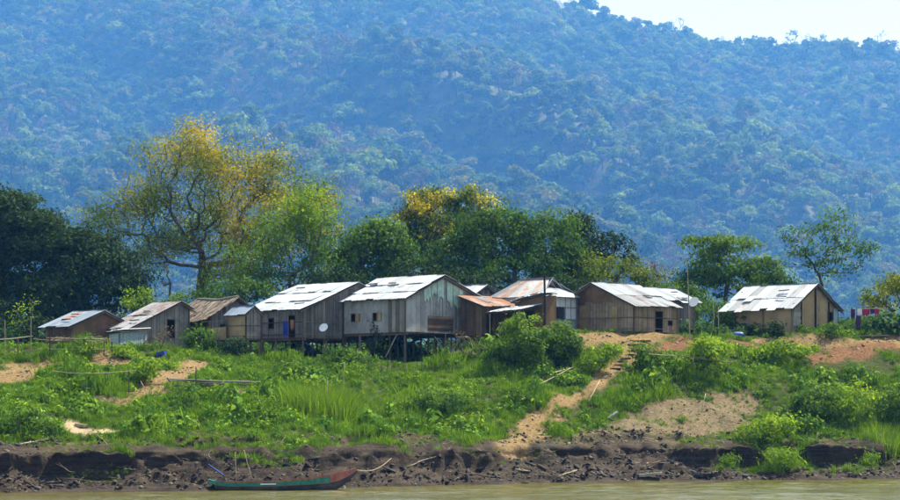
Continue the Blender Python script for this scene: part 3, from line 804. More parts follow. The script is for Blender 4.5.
# ------------------------------------------------------------------ huts
class Frame:
    """local axes of a hut: u runs along the eave wall away from the near corner, v along the gable"""
    def __init__(s, px, py, Y, a=45, mirror=False):
        s.o = pix(px, py, Y); a = R(a)
        s.u = np.array([-cos(a), sin(a), 0.0]); s.v = np.array([sin(a), cos(a), 0.0])
        if mirror: s.u = np.array([cos(a), sin(a), 0.0]); s.v = np.array([-sin(a), cos(a), 0.0])
        s.k = Y / F
        s.ku = s.k / cos(a); s.kv = s.k / sin(a)
    def p(s, u, v, z): return s.u * u + s.v * v + np.array([0, 0, z])
    def g(s, u, v):
        w = s.o + s.p(u, v, 0); return gz(w[0], w[1]) - s.o[2]

def wall(root, fr, axis, at, s0, s1, z0, top, out, style='plank', mat='plank_grey', openings=(), bw=0.2, pw=1.0, rag=0.0):
    """upright wall along u ('u', v=at) or v ('v', u=at); out = outward sign along the other axis; split into panels"""
    P = (lambda s, d, z: fr.p(s, at + d, z)) if axis == 'u' else (lambda s, d, z: fr.p(at + d, s, z))
    npan = max(1, round((s1 - s0) / pw)); ed = np.linspace(s0, s1, npan + 1)
    fb = MB(); di = -0.05 * out           # the wall itself: rails and studs behind the panels
    clear = lambda q: not any(op[0] - 0.05 < q < op[1] + 0.05 for op in openings)
    for q in ed:
        if clear(q): fb.bar(P(q, di, z0), P(q, di, top(q) - 0.04), 0.06, 0.06, t=0.3)
    for f_ in (0.03, 0.97):
        for a, e in zip(ed[:-1], ed[1:]):
            if clear(a) and clear(e) and clear((a + e) / 2) or f_ > 0.5: fb.bar(P(a, di, z0 + (top(a) - z0) * f_), P(e, di, z0 + (top(e) - z0) * f_), 0.05, 0.05, t=0.3)
    root = fb.build('wall', M['post'], root)
    for i in range(npan):
        mb = MB(); a, e = ed[i], ed[i + 1]
        nb = max(1, round((e - a) / bw)) if style == 'plank' else 1
        # cut at openings so that boards end on their edges
        xs = sorted(set([round(x, 4) for x in list(np.linspace(a, e, nb + 1)) + [q for op in openings for q in op[:2] if a < q < e] + ([top.apex] if hasattr(top, 'apex') and a < top.apex < e else [])]))
        pt = random.uniform(0.25, 0.8)
        for x0, x1 in zip(xs[:-1], xs[1:]):
            if x1 - x0 < 0.015: continue
            mid = (x0 + x1) / 2; segs = [(z0, None)]
            for op in openings:
                if op[0] - 1e-3 <= mid <= op[1] + 1e-3:
                    segs = [(z0, op[2])] + [(op[3], None)]
            for za, zb in segs:
                gap = 0.014 if style == 'plank' else 0.0
                j = random.uniform(-0.02, 0.02) if style == 'plank' else 0.0
                ta = top(x0) if zb is None else zb; tb = top(x1) if zb is None else zb
                if zb is None and rag: r_ = random.uniform(-rag, 0); ta += r_; tb += r_
                lo = za - (random.uniform(0, rag) if za == z0 else 0)
                if max(ta, tb) - lo < 0.03: continue
                tt = pt * 0.45 + random.uniform(0.1, 0.75) * 0.55
                if style == 'hplank':
                    zz = lo
                    while zz < max(ta, tb) - 0.02:
                        h = random.uniform(0.16, 0.26); z1 = zz + h - 0.012
                        jj = random.uniform(-0.02, 0.02) * out
                        mb.prism([P(x0, jj, zz), P(x1, jj, zz), P(x1, jj, min(z1, tb)), P(x0, jj, min(z1, ta))], P(0, 0.03 * out, 0) - P(0, 0, 0), random.uniform(0.1, 0.9)); zz += h
                else:
                    mb.prism([P(x0 + gap, j, lo), P(x1 - gap, j, lo), P(x1 - gap, j, tb), P(x0 + gap, j, ta)], P(0, 0.028 * out, 0) - P(0, 0, 0), tt)
        if mb.f: mb.build('wall_panel', M[mat], root)

def batten(root, a, b_, w=0.06, mat='post', name='batten'):
    mb = MB(); mb.bar(a, b_, w, w, t=random.random()); return mb.build(name, M[mat], root)

def sheet(root, A, U, D, w, l, n_, mat, waves=5, lift=0.0, tint=0.3, name='roof_sheet', amp=0.022):
    """one corrugated sheet: A top corner, U across, D down the slope, n_ up"""
    mb = MB(); A = np.asarray(A) + n_ * lift
    k = waves * 2; rows = []; sagq = random.uniform(-0.02, 0.07)
    ju = random.uniform(-0.05, 0.05)
    for e in (0, 1):
        rows.append([A + U * (w * i / k + ju * e) + D * (l * e) + n_ * ((amp if i % 2 else -amp) + (random.uniform(-0.008, 0.02) + sagq if e else 0)) for i in range(k + 1)])
    up = rows[0] + rows[1]; m_ = k + 1
    dn = [p - n_ * 0.012 for p in up]
    fs = []
    for i in range(k):
        fs.append((i, i + 1, m_ + i + 1, m_ + i)); o_ = 2 * m_
        fs.append((o_ + i, o_ + m_ + i, o_ + m_ + i + 1, o_ + i + 1))
        fs.append((m_ + i, m_ + i + 1, o_ + m_ + i + 1, o_ + m_ + i)); fs.append((i + 1, i, o_ + i, o_ + i + 1))
    fs.append((0, m_, 3 * m_, 2 * m_)); fs.append((k, 2 * m_ + k, 3 * m_ + k, m_ + k))
    mb.mesh(up + dn, fs, tint)
    return mb.build(name, M[mat], root)

def roof_plane(root, T0, T1, B0, mats, wid=0.85, rows=2, tint=(0.1, 0.6), skip=0.0, eave_rag=0.2, patches=1):
    """slope from top edge T0-T1 down to the eave through B0"""
    T0, T1, B0 = map(lambda q: np.asarray(q, float), (T0, T1, B0))
    U = unit(T1 - T0); Wd = np.linalg.norm(T1 - T0); Dv = B0 - T0; sk = Dv @ U; Dv = Dv - U * sk
    L = np.linalg.norm(Dv); D = Dv / L; n_ = np.cross(U, D); n_ = n_ if n_[2] > 0 else -n_
    nc = max(1, round(Wd / wid)); w = Wd / nc; rl = L / rows
    fb = MB()                             # the roof itself: purlins under the sheets
    for f_ in np.linspace(0.08, 0.92, 3): fb.bar(T0 + U * 0.05 + D * L * f_ - n_ * 0.02, T1 - U * 0.05 + D * L * f_ - n_ * 0.02, 0.06, 0.06, t=0.3)
    for f_ in np.linspace(0.02, 0.98, 3): fb.bar(T0 + (T1 - T0) * f_ + D * L * 0.03 - n_ * 0.05, T0 + (T1 - T0) * f_ + D * L * 0.97 - n_ * 0.05, 0.06, 0.06, t=0.3)
    root = fb.build('roof', M['post'], root)
    for r in range(rows):
        for c in range(nc):
            if random.random() < skip: continue
            l = rl + (0.18 if r < rows - 1 else random.uniform(-eave_rag, eave_rag))
            m_ = mats if isinstance(mats, str) else random.choice(mats)
            sheet(root, T0 + U * (c * w - 0.03) + D * (r * rl), U, D, w + 0.07, l, n_, m_, lift=0.05 + 0.03 * (rows - r) + 0.012 * (c % 2) + random.uniform(0, 0.03), tint=random.uniform(*tint))
    if Wd > 2.5 and L > 1.2:
        for q in range(patches):      # loose patches laid over the joints
            a_ = random.uniform(-0.12, 0.12); U2 = unit(U * cos(a_) + D * sin(a_)); D2 = unit(D * cos(a_) - U * sin(a_))
            pl = random.uniform(0.6, min(1.6, L * 0.6)); pw_ = random.uniform(0.5, 0.9)
            sheet(root, T0 + U * random.uniform(0.2, Wd - 1.1) + D * random.uniform(0.1, L - pl), U2, D2, pw_, pl, n_, random.choice(['zinc', 'zinc_bright', 'zinc_rust', 'zinc']), lift=0.155 + 0.035 * q, tint=random.uniform(0.1, 0.8), name='roof_patch')
        for q in range(2):            # weights that hold the sheets down
            p_ = T0 + U * random.uniform(0.3, Wd - 0.8) + D * random.uniform(0.3, L - 0.3) + n_ * 0.30
            mb = MB(); mb.bar(p_ - U * random.uniform(0.25, 0.6), p_ + U * random.uniform(0.25, 0.6) + D * random.uniform(-0.1, 0.1), 0.08, 0.08, t=random.random()); mb.build('roof_weight', M['post'], root)

class Top:
    def __init__(s, pts): s.x = [p[0] for p in pts]; s.z = [p[1] for p in pts]; s.apex = s.x[1] if len(pts) == 3 else s.x[0]
    def __call__(s, x): return float(np.interp(x, s.x, s.z))

def post(root, fr, u, v, ztop, r=0.07, name='stilt', deep=0.3):
    w = fr.o + fr.p(u, v, 0); zb = gz(w[0], w[1]) - fr.o[2] - deep
    mb = MB(); j = np.array([random.uniform(-0.05, 0.05), random.uniform(-0.05, 0.05), 0])
    mb.tube([fr.p(u, v, zb) + j, fr.p(u, v, (zb + ztop) / 2) + j * 0.4, fr.p(u, v, ztop)], [r * 1.15, r, r * 0.9], 6, random.random())
    return mb.build(name, M['post'], root)

def opening_frame(root, fr, axis, at, out, op, mat='post', w=0.05, name='window', shutter=None, mull=False):
    P = (lambda s, d, z: fr.p(s, at + d, z)) if axis == 'u' else (lambda s, d, z: fr.p(at + d, s, z))
    a, e, z0, z1 = op; d = 0.045 * out
    mb = MB()
    for p_, q_ in (((a, z0), (e, z0)), ((a, z1), (e, z1)), ((a, z0 - w / 2), (a, z1 + w / 2)), ((e, z0 - w / 2), (e, z1 + w / 2))):
        mb.bar(P(p_[0], d, p_[1]), P(q_[0], d, q_[1]), w, w, t=0.4)
    if mull: mb.bar(P((a + e) / 2, d, z0), P((a + e) / 2, d, z1), w * 0.8, w * 0.8)
    f = mb.build(name + '_frame', M[mat], root)
    if shutter:
        s0, s1, sm = shutter; mb = MB()
        nb = 3
        for i in range(nb):
            x0 = s0 + (s1 - s0) * i / nb; x1 = s0 + (s1 - s0) * (i + 1) / nb - 0.01
            mb.prism([P(x0, d * 1.4, z0 - 0.02), P(x1, d * 1.4, z0 - 0.02), P(x1, d * 1.4, z1 + 0.02), P(x0, d * 1.4, z1 + 0.02)], P(0, 0.03 * out, 0) - P(0, 0, 0), random.random())
        mb.build('shutter', M[sm], f)
    return f

def hut(name, label, fr, L, Wf, Wb, hw, hr, hb, roof, front='plank_grey', gable='plank_grey', fstyle='plank', gstyle='plank', og=0.45, og_far=None, oe=0.5,
        f_open=(), g_open=(), base=0.0, rows=2, rwid=0.85, rtint=(0.1, 0.6), stilts=None, skip=0.0, back_roof=None, floor=True, cat='hut', rag=0.0, pw=1.0, battens=True, bw=0.2):
    root = thing(name, label, cat, fr.o)
    og_far = og if og_far is None else og_far
    W_ = Wf + Wb; g = Top([(0, hw), (Wf, hr), (W_, hb)]); flat = lambda x: hw; flatb = lambda x: hb
    wall(root, fr, 'u', 0, 0, L, base, flat, -1, fstyle, front, f_open, rag=rag, pw=pw, bw=bw)
    wall(root, fr, 'v', 0, 0.035, W_, base, g, -1, gstyle, gable, g_open, rag=rag, pw=pw, bw=bw)
    wall(root, fr, 'u', W_, 0, L, base, flatb, 1, 'mat', 'plank_brown', pw=2.5)
    wall(root, fr, 'v', L, 0.03, W_, base, g, 1, 'mat', 'plank_brown', pw=2.5)
    sf = (hr - hw) / Wf; sb = (hr - hb) / Wb
    z = 0.06
    roof_plane(root, fr.p(-og, Wf, hr + z), fr.p(L + og_far, Wf, hr + z), fr.p(-og, -oe, hw - oe * sf + z), roof, rwid, rows, rtint, skip)
    roof_plane(root, fr.p(-og, Wf, hr + z), fr.p(L + og_far, Wf, hr + z), fr.p(-og, W_ + oe, hb - oe * sb + z), back_roof or roof, rwid, rows, rtint)
    # ridge cap, purlins and barge poles
    mb = MB(); mb.bar(fr.p(-og, Wf, hr + 0.17), fr.p(L + og_far, Wf, hr + 0.17), 0.30, 0.03, t=0.5); mb.build('ridge_cap', M['zinc_old'], root)
    for v_, z_ in ((0, hw), (Wf, hr), (W_, hb)):
        mb = MB(); mb.tube([fr.p(-og * 0.9, v_, z_ - 0.02), fr.p(L + og_far * 0.9, v_, z_ - 0.02)], 0.05, 5); mb.build('purlin', M['post'], root)
    for v_, z_ in ((-oe, hw - oe * sf), (W_ + oe, hb - oe * sb)):
        mb = MB(); mb.bar(fr.p(-og * 0.85, Wf, hr - 0.02), fr.p(-og * 0.85, v_, z_ - 0.02), 0.07, 0.07); mb.build('rafter', M['post'], root)
    for u_, v_, h_ in ((-0.05, -0.05, hw), (L, -0.05, hw), (-0.05, W_, hb)):
        post(root, fr, u_, v_, h_, 0.075, 'corner_post')
    if battens:
        for f_ in (0.12, 0.55):
            batten(root, fr.p(-0.02, -0.06, base + (hw - base) * f_), fr.p(L, -0.06, base + (hw - base) * f_), 0.05)
            batten(root, fr.p(-0.06, 0, base + (hw - base) * f_), fr.p(-0.06, W_, base + (hw - base) * f_), 0.05)
    if floor:
        mb = MB(); mb.prism([fr.p(0.02, 0.02, base - 0.1), fr.p(L - 0.02, 0.02, base - 0.1), fr.p(L - 0.02, W_ - 0.02, base - 0.1), fr.p(0.02, W_ - 0.02, base - 0.1)], (0, 0, 0.09)); mb.build('floor', M['plank_brown'], root)
    if stilts:
        su, sv = stilts
        for i in range(su + 1):
            for j in range(sv + 1): post(root, fr, 0.08 + (L - 0.16) * i / su, 0.08 + (W_ - 0.16) * j / sv, base - 0.1, 0.08)
        for j in range(sv + 1):
            mb = MB(); vv = 0.08 + (W_ - 0.16) * j / sv
            mb.tube([fr.p(-0.2, vv, base - 0.17), fr.p(L + 0.2, vv, base - 0.17)], 0.07, 5); mb.build('floor_beam', M['post'], root)
    return root

# A  far left hut
fr = Frame(72, 351, 181)
hut('tin_roof_hut', 'small hut with a blue-grey tin roof under the dark far left trees', fr, 30 * fr.ku, 26 * fr.kv, 15 * fr.kv, 1.95, 3.1, 2.45, 'zinc_blue', 'plank_brown', 'mat_brown', 'plank', 'mat', og=0.35, rows=1)
# B
fr = Frame(132, 351, 182)
B = hut('plank_hut', 'grey plank hut with a streaked rusty roof, second from the left', fr, 26 * fr.ku, 42 * fr.kv, 9 * fr.kv, 1.85, 3.85, 3.4, ['zinc_old', 'zinc_old', 'zinc_blue'], 'plank_grey', 'plank_pale', og=0.35, rows=2, rtint=(0.2, 0.8),
        g_open=((31 * fr.kv, 38 * fr.kv, 1.1, 2.55),))
opening_frame(B, fr, 'v', 0, -1, (31 * fr.kv, 38 * fr.kv, 1.1, 2.55))
# little tin privy in front
fr = Frame(119, 352, 178.5, 30)
P_ = thing('tin_shed', 'small pale blue tin shed with a white lean-to roof', 'shed', fr.o)
L_, W_ = 0.35, 24 * fr.kv
for ax, at, s1, h0, h1, out in (('u', 0, 0.9, 1.45, 1.35, -1), ('v', 0, W_ * 0.95, 1.45, 1.7, -1), ('u', W_ * 0.95, 0.9, 1.7, 1.6, 1), ('v', 0.9, W_ * 0.95, 1.35, 1.6, 1)):
    wall(P_, fr, ax, at, 0, s1, -0.2, Top([(0, h0), (s1, h1)]), out, 'plank', 'pale_tin', bw=0.15, pw=0.7)
roof_plane(P_, fr.p(1.0, W_ + 0.05, 1.75), fr.p(-0.2, W_ + 0.05, 1.85), fr.p(1.0, -0.35, 1.45), 'zinc_bright', 0.6, 1, (0, 0.2))
# C thatched hut
fr = Frame(211, 344, 186)
Lc, Wf, Wb, hw, hr, hb = 38 * fr.ku, 22 * fr.kv, 10 * fr.kv, 2.35, 3.55, 3.0
root = thing('thatched_hut', 'dark hut with a sagging brown thatch roof beside the big tree trunk', 'hut', fr.o)
gt = Top([(0, hw), (Wf, hr), (Wf + Wb, hb)])
wall(root, fr, 'u', 0, 0, Lc, 0, lambda x: hw, -1, 'plank', 'plank_brown', ((0.6, 1.5, 0.0, 1.9),), rag=0.1)
wall(root, fr, 'v', 0, 0.03, Wf + Wb, 0, gt, -1, 'plank', 'plank_grey', ((0.9, 1.5, 0.9, 1.6),))
wall(root, fr, 'u', Wf + Wb, 0, Lc, 0, lambda x: hb, 1, 'mat', 'plank_brown', pw=3)
wall(root, fr, 'v', Lc, 0.03, Wf + Wb, 0, gt, 1, 'mat', 'plank_brown', pw=3)
rngc = np.random.default_rng(77)
for side in (0, 1):
    ve, ze = (-0.7, hw - 0.7 * (hr - hw) / Wf) if side == 0 else (Wf + Wb + 0.5, hb - 0.3)
    rows_ = 5
    for r_ in range(rows_):
        mb = MB(); f0, f1 = r_ / rows_, (r_ + 1.75) / rows_
        for i in range(150):
            u_ = rngc.uniform(-0.5, Lc + 0.5); sag = -0.22 * sin(pi * (u_ + 0.5) / (Lc + 1))
            fa = f0 + rngc.uniform(0, 0.1); fb = min(f1 + rngc.uniform(-0.12, 0.1), 1.12)
            lift = 0.07 + 0.07 * (rows_ - r_) * 0.6 + rngc.uniform(-0.03, 0.04)
            a_ = fr.p(u_, Wf + (ve - Wf) * fa, hr + (ze - hr) * fa + lift + sag); e_ = fr.p(u_ + rngc.normal(0, 0.12), Wf + (ve - Wf) * fb, hr + (ze - hr) * fb + lift * 0.7 + sag)
            mb.bar(a_, e_, rngc.uniform(0.06, 0.14), 0.035, t=rngc.random())
        mb.build('thatch_course', M['thatch'], root)
mb = MB(); mb.tube([fr.p(-0.4, Wf, hr + 0.25), fr.p(Lc / 2, Wf, hr + 0.04), fr.p(Lc + 0.4, Wf, hr + 0.2)], 0.16, 7); mb.build('ridge_roll', M['thatch'], root)
for u_, v_ in ((0, 0), (Lc, 0), (0, Wf + Wb)): post(root, fr, u_, v_ - 0.05, hw, 0.08, 'corner_post')
# D annexe
fr = Frame(246, 338.5, 179.5)
D_ = hut('bamboo_annexe', 'narrow tan bamboo annexe with small grey gable roof on stilts', fr, 20 * fr.ku, 7 * fr.kv, 7 * fr.kv, 1.85, 2.42, 1.85, 'zinc_blue', 'mat_tan', 'plank_grey', 'mat', 'plank', og=0.12, oe=0.2, rows=1, stilts=(2, 1), rwid=0.75)
fr2 = Frame(226, 339.5, 180.6)
root = thing('bamboo_porch', 'low tan matting porch on stilts left of the narrow annexe', 'porch', fr2.o)
wall(root, fr2, 'u', 0, 0.0, 20 * fr2.ku, 0, Top([(0, 1.0), (20 * fr2.ku, 0.85)]), -1, 'mat', 'mat_tan', pw=0.8)
mb = MB(); mb.prism([fr2.p(0.05, 0.05, -0.1), fr2.p(20 * fr2.ku, 0.05, -0.1), fr2.p(20 * fr2.ku, 1.6, -0.1), fr2.p(0.05, 1.6, -0.1)], (0, 0, 0.08)); mb.build('floor', M['plank_brown'], root)
batten(root, fr2.p(0, -0.08, 1.5), fr2.p(27 * fr2.ku, -0.08, 1.42), 0.06, 'bamboo', 'rail')
for u_ in (0.1, 1.1, 2.1): post(root, fr2, u_, 0.1, 1.5 if u_ != 1.1 else -0.05, 0.06); post(root, fr2, u_, 1.5, -0.05, 0.06)
# E long hut
fr = Frame(303, 337.5, 181.3)
ku, kv = fr.ku, fr.kv
E_ = hut('stilt_house', 'grey plank stilt house with broad patched silver roof and blue curtain', fr, 60 * ku, 51 * kv, 16 * kv, 2.2, 4.3, 3.7, ['zinc_bright', 'zinc_bright', 'zinc'], 'plank_grey', 'plank_grey', og=0.3, oe=0.45, rows=3, stilts=(4, 3),
         f_open=((8 * ku, 15 * ku, 0.02, 1.75), (31 * ku, 37 * ku, 0.75, 1.6)), g_open=(), rtint=(0, 0.4), cat='house')
opening_frame(E_, fr, 'u', 0, -1, (8 * ku, 15 * ku, 0.02, 1.75), name='door')
opening_frame(E_, fr, 'u', 0, -1, (31 * ku, 37 * ku, 0.75, 1.6))
# F house
fr = Frame(405, 332, 179.3)
ku, kv = fr.ku, fr.kv
w1 = (24 * ku, 33 * ku, 0.93, 1.55); w2 = (46.5 * ku, 56 * ku, 0.93, 1.55)
Fh = hut('stilt_house', 'largest stilt house with a silver roof and torn green sheets on its gable', fr, 64 * ku, 37 * kv, 34 * kv, 2.6, 4.35, 2.95, ['zinc_bright', 'zinc_bright', 'zinc'], 'mat_grey', 'mat_grey', 'mat', 'plank', og=0.35, oe=0.45, rows=3, stilts=(4, 3),
         f_open=(w1, w2), rtint=(0, 0.35), rag=0.0, cat='house', pw=1.1, battens=False)
opening_frame(Fh, fr, 'u', 0, -1, w1, shutter=(24 * ku, 28.5 * ku, 'mat_tan'))
opening_frame(Fh, fr, 'u', 0, -1, w2, shutter=(46.5 * ku, 51 * ku, 'mat_tan'))
mb = MB()   # tan matting bay next to the corner
for i in range(4): mb.prism([fr.p(0.15 + i * 0.42, -0.05, 0.0), fr.p(0.54 + i * 0.42, -0.05, 0.0), fr.p(0.54 + i * 0.42, -0.05, 2.5), fr.p(0.15 + i * 0.42, -0.05, 2.5)], fr.p(0, -0.02, 0), random.random())
mb.build('matting_bay', M['plank_pale'], Fh)
mb = MB()
for i in range(4): mb.prism([fr.p(-0.05, 0.1 + i * 0.5, 0.05), fr.p(-0.05, 0.58 + i * 0.5, 0.05), fr.p(-0.05, 0.58 + i * 0.5, 2.55 + 0.2 * i), fr.p(-0.05, 0.1 + i * 0.5, 2.4 + 0.2 * i)], fr.p(-0.02, 0, 0), random.random())
mb.build('matting_bay', M['mat_grey'], Fh)
for i, (v0, v1, zb) in enumerate(((18, 25, 2.6), (25.5, 31, 3.0), (31.5, 38, 2.55), (41, 47, 2.25), (47.5, 53, 2.1), (53.5, 58, 2.2))):   # torn sheets
    mb = MB(); top_ = Top([(0, 2.6), (37, 4.3), (71, 2.95)])
    n_ = 5; pts = [(v0 + (v1 - v0) * j / n_) for j in range(n_ + 1)]
    up_ = [fr.p(-0.075, q * kv, top_(q) - 0.08) for q in pts]; lo_ = [fr.p(-0.075 - 0.05 * random.random(), q * kv, min(zb + random.uniform(-0.3, 0.35), top_(q) - 0.2)) for q in pts]
    for j in range(n_): mb.prism([up_[j], up_[j + 1], lo_[j + 1], lo_[j]], fr.p(-0.012, 0, 0), random.random())
    mb.build('torn_sheet', M['green_sheet'], Fh)
mb = MB()
for i in range(5): mb.bar(fr.p(-0.09, 22 * kv, 0.25 + i * 0.24), fr.p(-0.09 - 0.02 * i, 47 * kv, 0.22 + i * 0.24), 0.04, 0.2, t=random.random())
mb.build('lower_boards', M['plank_brown'], Fh)
mb = MB()
for i in range(9): mb.bar(fr.p(-1.1, (20 + i * 3.6) * kv, -0.04), fr.p(0.0, (20 + i * 3.6) * kv, -0.02), 0.33, 0.05, t=random.random())
mb.build('porch_deck', M['plank_pale'], Fh)
for v_ in (20, 31, 42, 50): post(Fh, fr, -1.0, v_ * kv, -0.05 if v_ not in (42,) else 2.0, 0.055)
batten(Fh, fr.p(-1.0, 20 * kv, -0.3), fr.p(-0.2, 44 * kv, -2.0), 0.06, 'bamboo', 'brace')
batten(Fh, fr.p(-1.0, 50 * kv, 0.1), fr.p(-1.3, 30 * kv, -2.2), 0.06, 'bamboo', 'brace')
batten(Fh, fr.p(8 * ku, -0.05, -0.2), fr.p(20 * ku, 0.0, -1.9), 0.06, 'bamboo', 'brace')
# K small roof behind
fr = Frame(470, 322, 192)
hut('tin_roof_hut', 'hut with a pale roof showing only above the rusty lean-to', fr, 34 * fr.ku, 14 * fr.kv, 12 * fr.kv, 2.1, 3.0, 2.2, 'zinc_bright', 'plank_grey', 'plank_grey', rows=1)
# G rusty lean-to
fr = Frame(481, 335, 181.6)
ku, kv = fr.ku, fr.kv
G_ = thing('rusty_lean_to', 'brown lean-to under a rust orange roof against the torn gable', 'shed', fr.o)
lu, lv = 20 * ku, 34 * kv
z0, z1 = 2.25, 3.0
for ax, at, s0, s1, tp, out, mt in (('u', 0, 0, lu, Top([(0, z0), (lu, z1)]), -1, 'plank_brown'), ('v', 0, 0.03, lv, Top([(0, z0), (lv, z0)]), -1, 'mat_brown'),
                                    ('u', lv, 0, lu, Top([(0, z0), (lu, z1)]), 1, 'plank_brown'), ('v', lu, 0.03, lv, Top([(0, z1), (lv, z1)]), 1, 'plank_brown')):
    wall(G_, fr, ax, at, s0, s1, 0, tp, out, 'plank', mt, ((0.5, 1.3, 0.1, 1.7),) if ax == 'v' and at == 0 else ())
opening_frame(G_, fr, 'v', 0, -1, (0.5, 1.3, 0.1, 1.7), name='door')
roof_plane(G_, fr.p(lu + 0.1, -0.35, z1 + 0.08), fr.p(lu + 0.1, lv + 0.3, z1 + 0.08), fr.p(-0.5, -0.35, z0 - 0.1), 'zinc_rust', 0.8, 1, (0.5, 1.0))
for u_, v_ in ((0, -0.05), (lu, -0.05), (0, lv)): post(G_, fr, u_ - 0.05, v_, z0, 0.07, 'corner_post')
# H white house
fr = Frame(543, 329, 183.5)
ku, kv = fr.ku, fr.kv
H_ = thing('white_house', 'whitewashed panel house with a stained hipped tin roof and dark window', 'house', fr.o)
Lh, Wh, he, hr, hg = 48 * ku, 35 * kv, 2.62, 4.05, 3.5
wn = (8 * kv, 22 * kv, 0.85, 1.75)
# panels of the right face, each a board between battens
for i in range(6):
    v0, v1 = 35 * kv * i / 6, 35 * kv * (i + 1) / 6
    for (za, zb, mt) in ((0.0, 0.82, 'grey_panel'), (0.84, 1.76, 'white_panel'), (1.78, he, 'white_panel')):
        mb = MB()
        for x0, x1 in [(v0 + 0.02, v1 - 0.02)]:
            if mt == 'white_panel' and za < 1 and x1 > wn[0] and x0 < wn[1]:
                for y0, y1 in ((x0, min(x1, wn[0])), (max(x0, wn[1]), x1)):
                    if y1 - y0 > 0.03: mb.prism([fr.p(0, y0, za), fr.p(0, y1, za), fr.p(0, y1, zb), fr.p(0, y0, zb)], fr.p(0.03, 0, 0))
            else: mb.prism([fr.p(0, x0, za), fr.p(0, x1, za), fr.p(0, x1, zb), fr.p(0, x0, zb)], fr.p(0.03, 0, 0))
        if mb.f: mb.build('wall_panel', M[mt], H_)
for i in range(7): batten(H_, fr.p(-0.03, 35 * kv * i / 6, 0), fr.p(-0.03, 35 * kv * i / 6, he) if not (wn[0] < 35 * kv * i / 6 < wn[1]) else fr.p(-0.03, 35 * kv * i / 6, 0.85), 0.06, 'grey_panel')
for z_ in (0.83, 1.77, he - 0.03): batten(H_, fr.p(-0.04, 0, z_), fr.p(-0.04, Wh, z_), 0.06, 'grey_panel')
wf = opening_frame(H_, fr, 'v', 0, -1, wn, 'dark', 0.06, mull=True)
wall(H_, fr, 'u', 0, 0.03, Lh, 0, lambda x: he, -1, 'plank', 'white_panel', bw=0.6)
wall(H_, fr, 'u', Wh, 0.03, Lh, 0, lambda x: he, 1, 'mat', 'white_panel', pw=3)
wall(H_, fr, 'v', Lh, 0.03, Wh, 0, lambda x: he, 1, 'mat', 'white_panel', pw=3)
o_ = 0.45; iu = 10 * ku; rv = Wh / 2
def strip_roof(quadfn, n_, mats, name='roof_sheet', tint=(0.2, 0.8)):
    q0 = quadfn(0.0, 1.0); fb = MB()
    for f_ in (0.3, 0.7): fb.bar(lerp(q0[0], q0[3], f_) + [0, 0, -0.04], lerp(q0[1], q0[2], f_) + [0, 0, -0.04], 0.06, 0.06, t=0.3)
    rt = fb.build('roof', M['post'], H_)
    for i in range(n_):
        a_, b_, c_, d_ = quadfn(i / n_, (i + 1.04) / n_)
        mb = MB(); nn = np.cross(b_ - a_, d_ - a_); nn = unit(nn if nn[2] > 0 else -nn)
        k = 6; off = nn * (0.05 + 0.012 * (i % 2))
        lo = [d_ + (c_ - d_) * j / k + off + nn * (0.02 if j % 2 else -0.02) for j in range(k + 1)]
        hi = [a_ + (b_ - a_) * j / k + off + nn * (0.02 if j % 2 else -0.02) for j in range(k + 1)]
        tt = random.uniform(*tint)
        for j in range(k): mb.prism([hi[j], hi[j + 1], lo[j + 1], lo[j]], -nn * 0.012, tt)
        mb.build(name, M[random.choice(mats) if not isinstance(mats, str) else mats], rt)
lerp = lambda p_, q_, f_: p_ + (q_ - p_) * min(f_, 1.0)
Ra, Rb = fr.p(iu * 0.95, rv, hr), fr.p(Lh - iu, rv, hr)
e00, e10, e11, e01 = fr.p(-o_, -o_, he - 0.1), fr.p(Lh + o_, -o_, he - 0.1), fr.p(Lh + o_, Wh + o_, he - 0.1), fr.p(-o_, Wh + o_, he - 0.1)
G0, G1 = fr.p(iu * 0.6, rv - 0.85, hg - 0.25), fr.p(iu * 0.6, rv + 0.85, hg - 0.25)
strip_roof(lambda a_, b_: (lerp(Ra, Rb, a_), lerp(Ra, Rb, b_), lerp(e00, e10, b_), lerp(e00, e10, a_)), 8, ['zinc', 'zinc', 'zinc_rust'], tint=(0.1, 0.55))
strip_roof(lambda a_, b_: (lerp(Ra, Rb, a_), lerp(Ra, Rb, b_), lerp(e01, e11, b_), lerp(e01, e11, a_)), 8, 'zinc', tint=(0.1, 0.5))
strip_roof(lambda a_, b_: (lerp(G0, G1, a_), lerp(G0, G1, b_), lerp(e00, e01, b_), lerp(e00, e01, a_)), 5, 'zinc', tint=(0.1, 0.45))
strip_roof(lambda a_, b_: (lerp(Rb, Rb, a_), lerp(Rb, Rb, b_) + fr.p(0, 0.01, 0), lerp(e10, e11, b_), lerp(e10, e11, a_)), 5, 'zinc')
mb = MB(); mb.prism([fr.p(iu * 0.6, rv - 0.9, hg - 0.27), fr.p(iu * 0.6, rv + 0.9, hg - 0.27), fr.p(iu * 0.9, rv, hr - 0.03)], fr.p(0.04, 0, 0)); mb.build('gablet', M['dark'], H_)
mb = MB(); mb.bar(Ra + fr.p(-0.35, 0, 0.1), Rb + fr.p(0, 0, 0.1), 0.28, 0.04); mb.build('ridge_cap', M['zinc_rust'], H_)
for (v_, s_) in ((rv - 0.95, 0), (rv + 0.95, 1)):
    mb = MB(); mb.bar(fr.p(iu * 0.5, v_, hg - 0.25), Ra + fr.p(-0.3, 0, 0.06), 0.1, 0.05); mb.build('barge_board', M['zinc'], H_)
mb = MB(); mb.prism([fr.p(0.05, 0.05, -0.15), fr.p(Lh - 0.05, 0.05, -0.15), fr.p(Lh - 0.05, Wh - 0.05, -0.15), fr.p(0.05, Wh - 0.05, -0.15)], (0, 0, 0.12)); mb.build('floor', M['plank_brown'], H_)
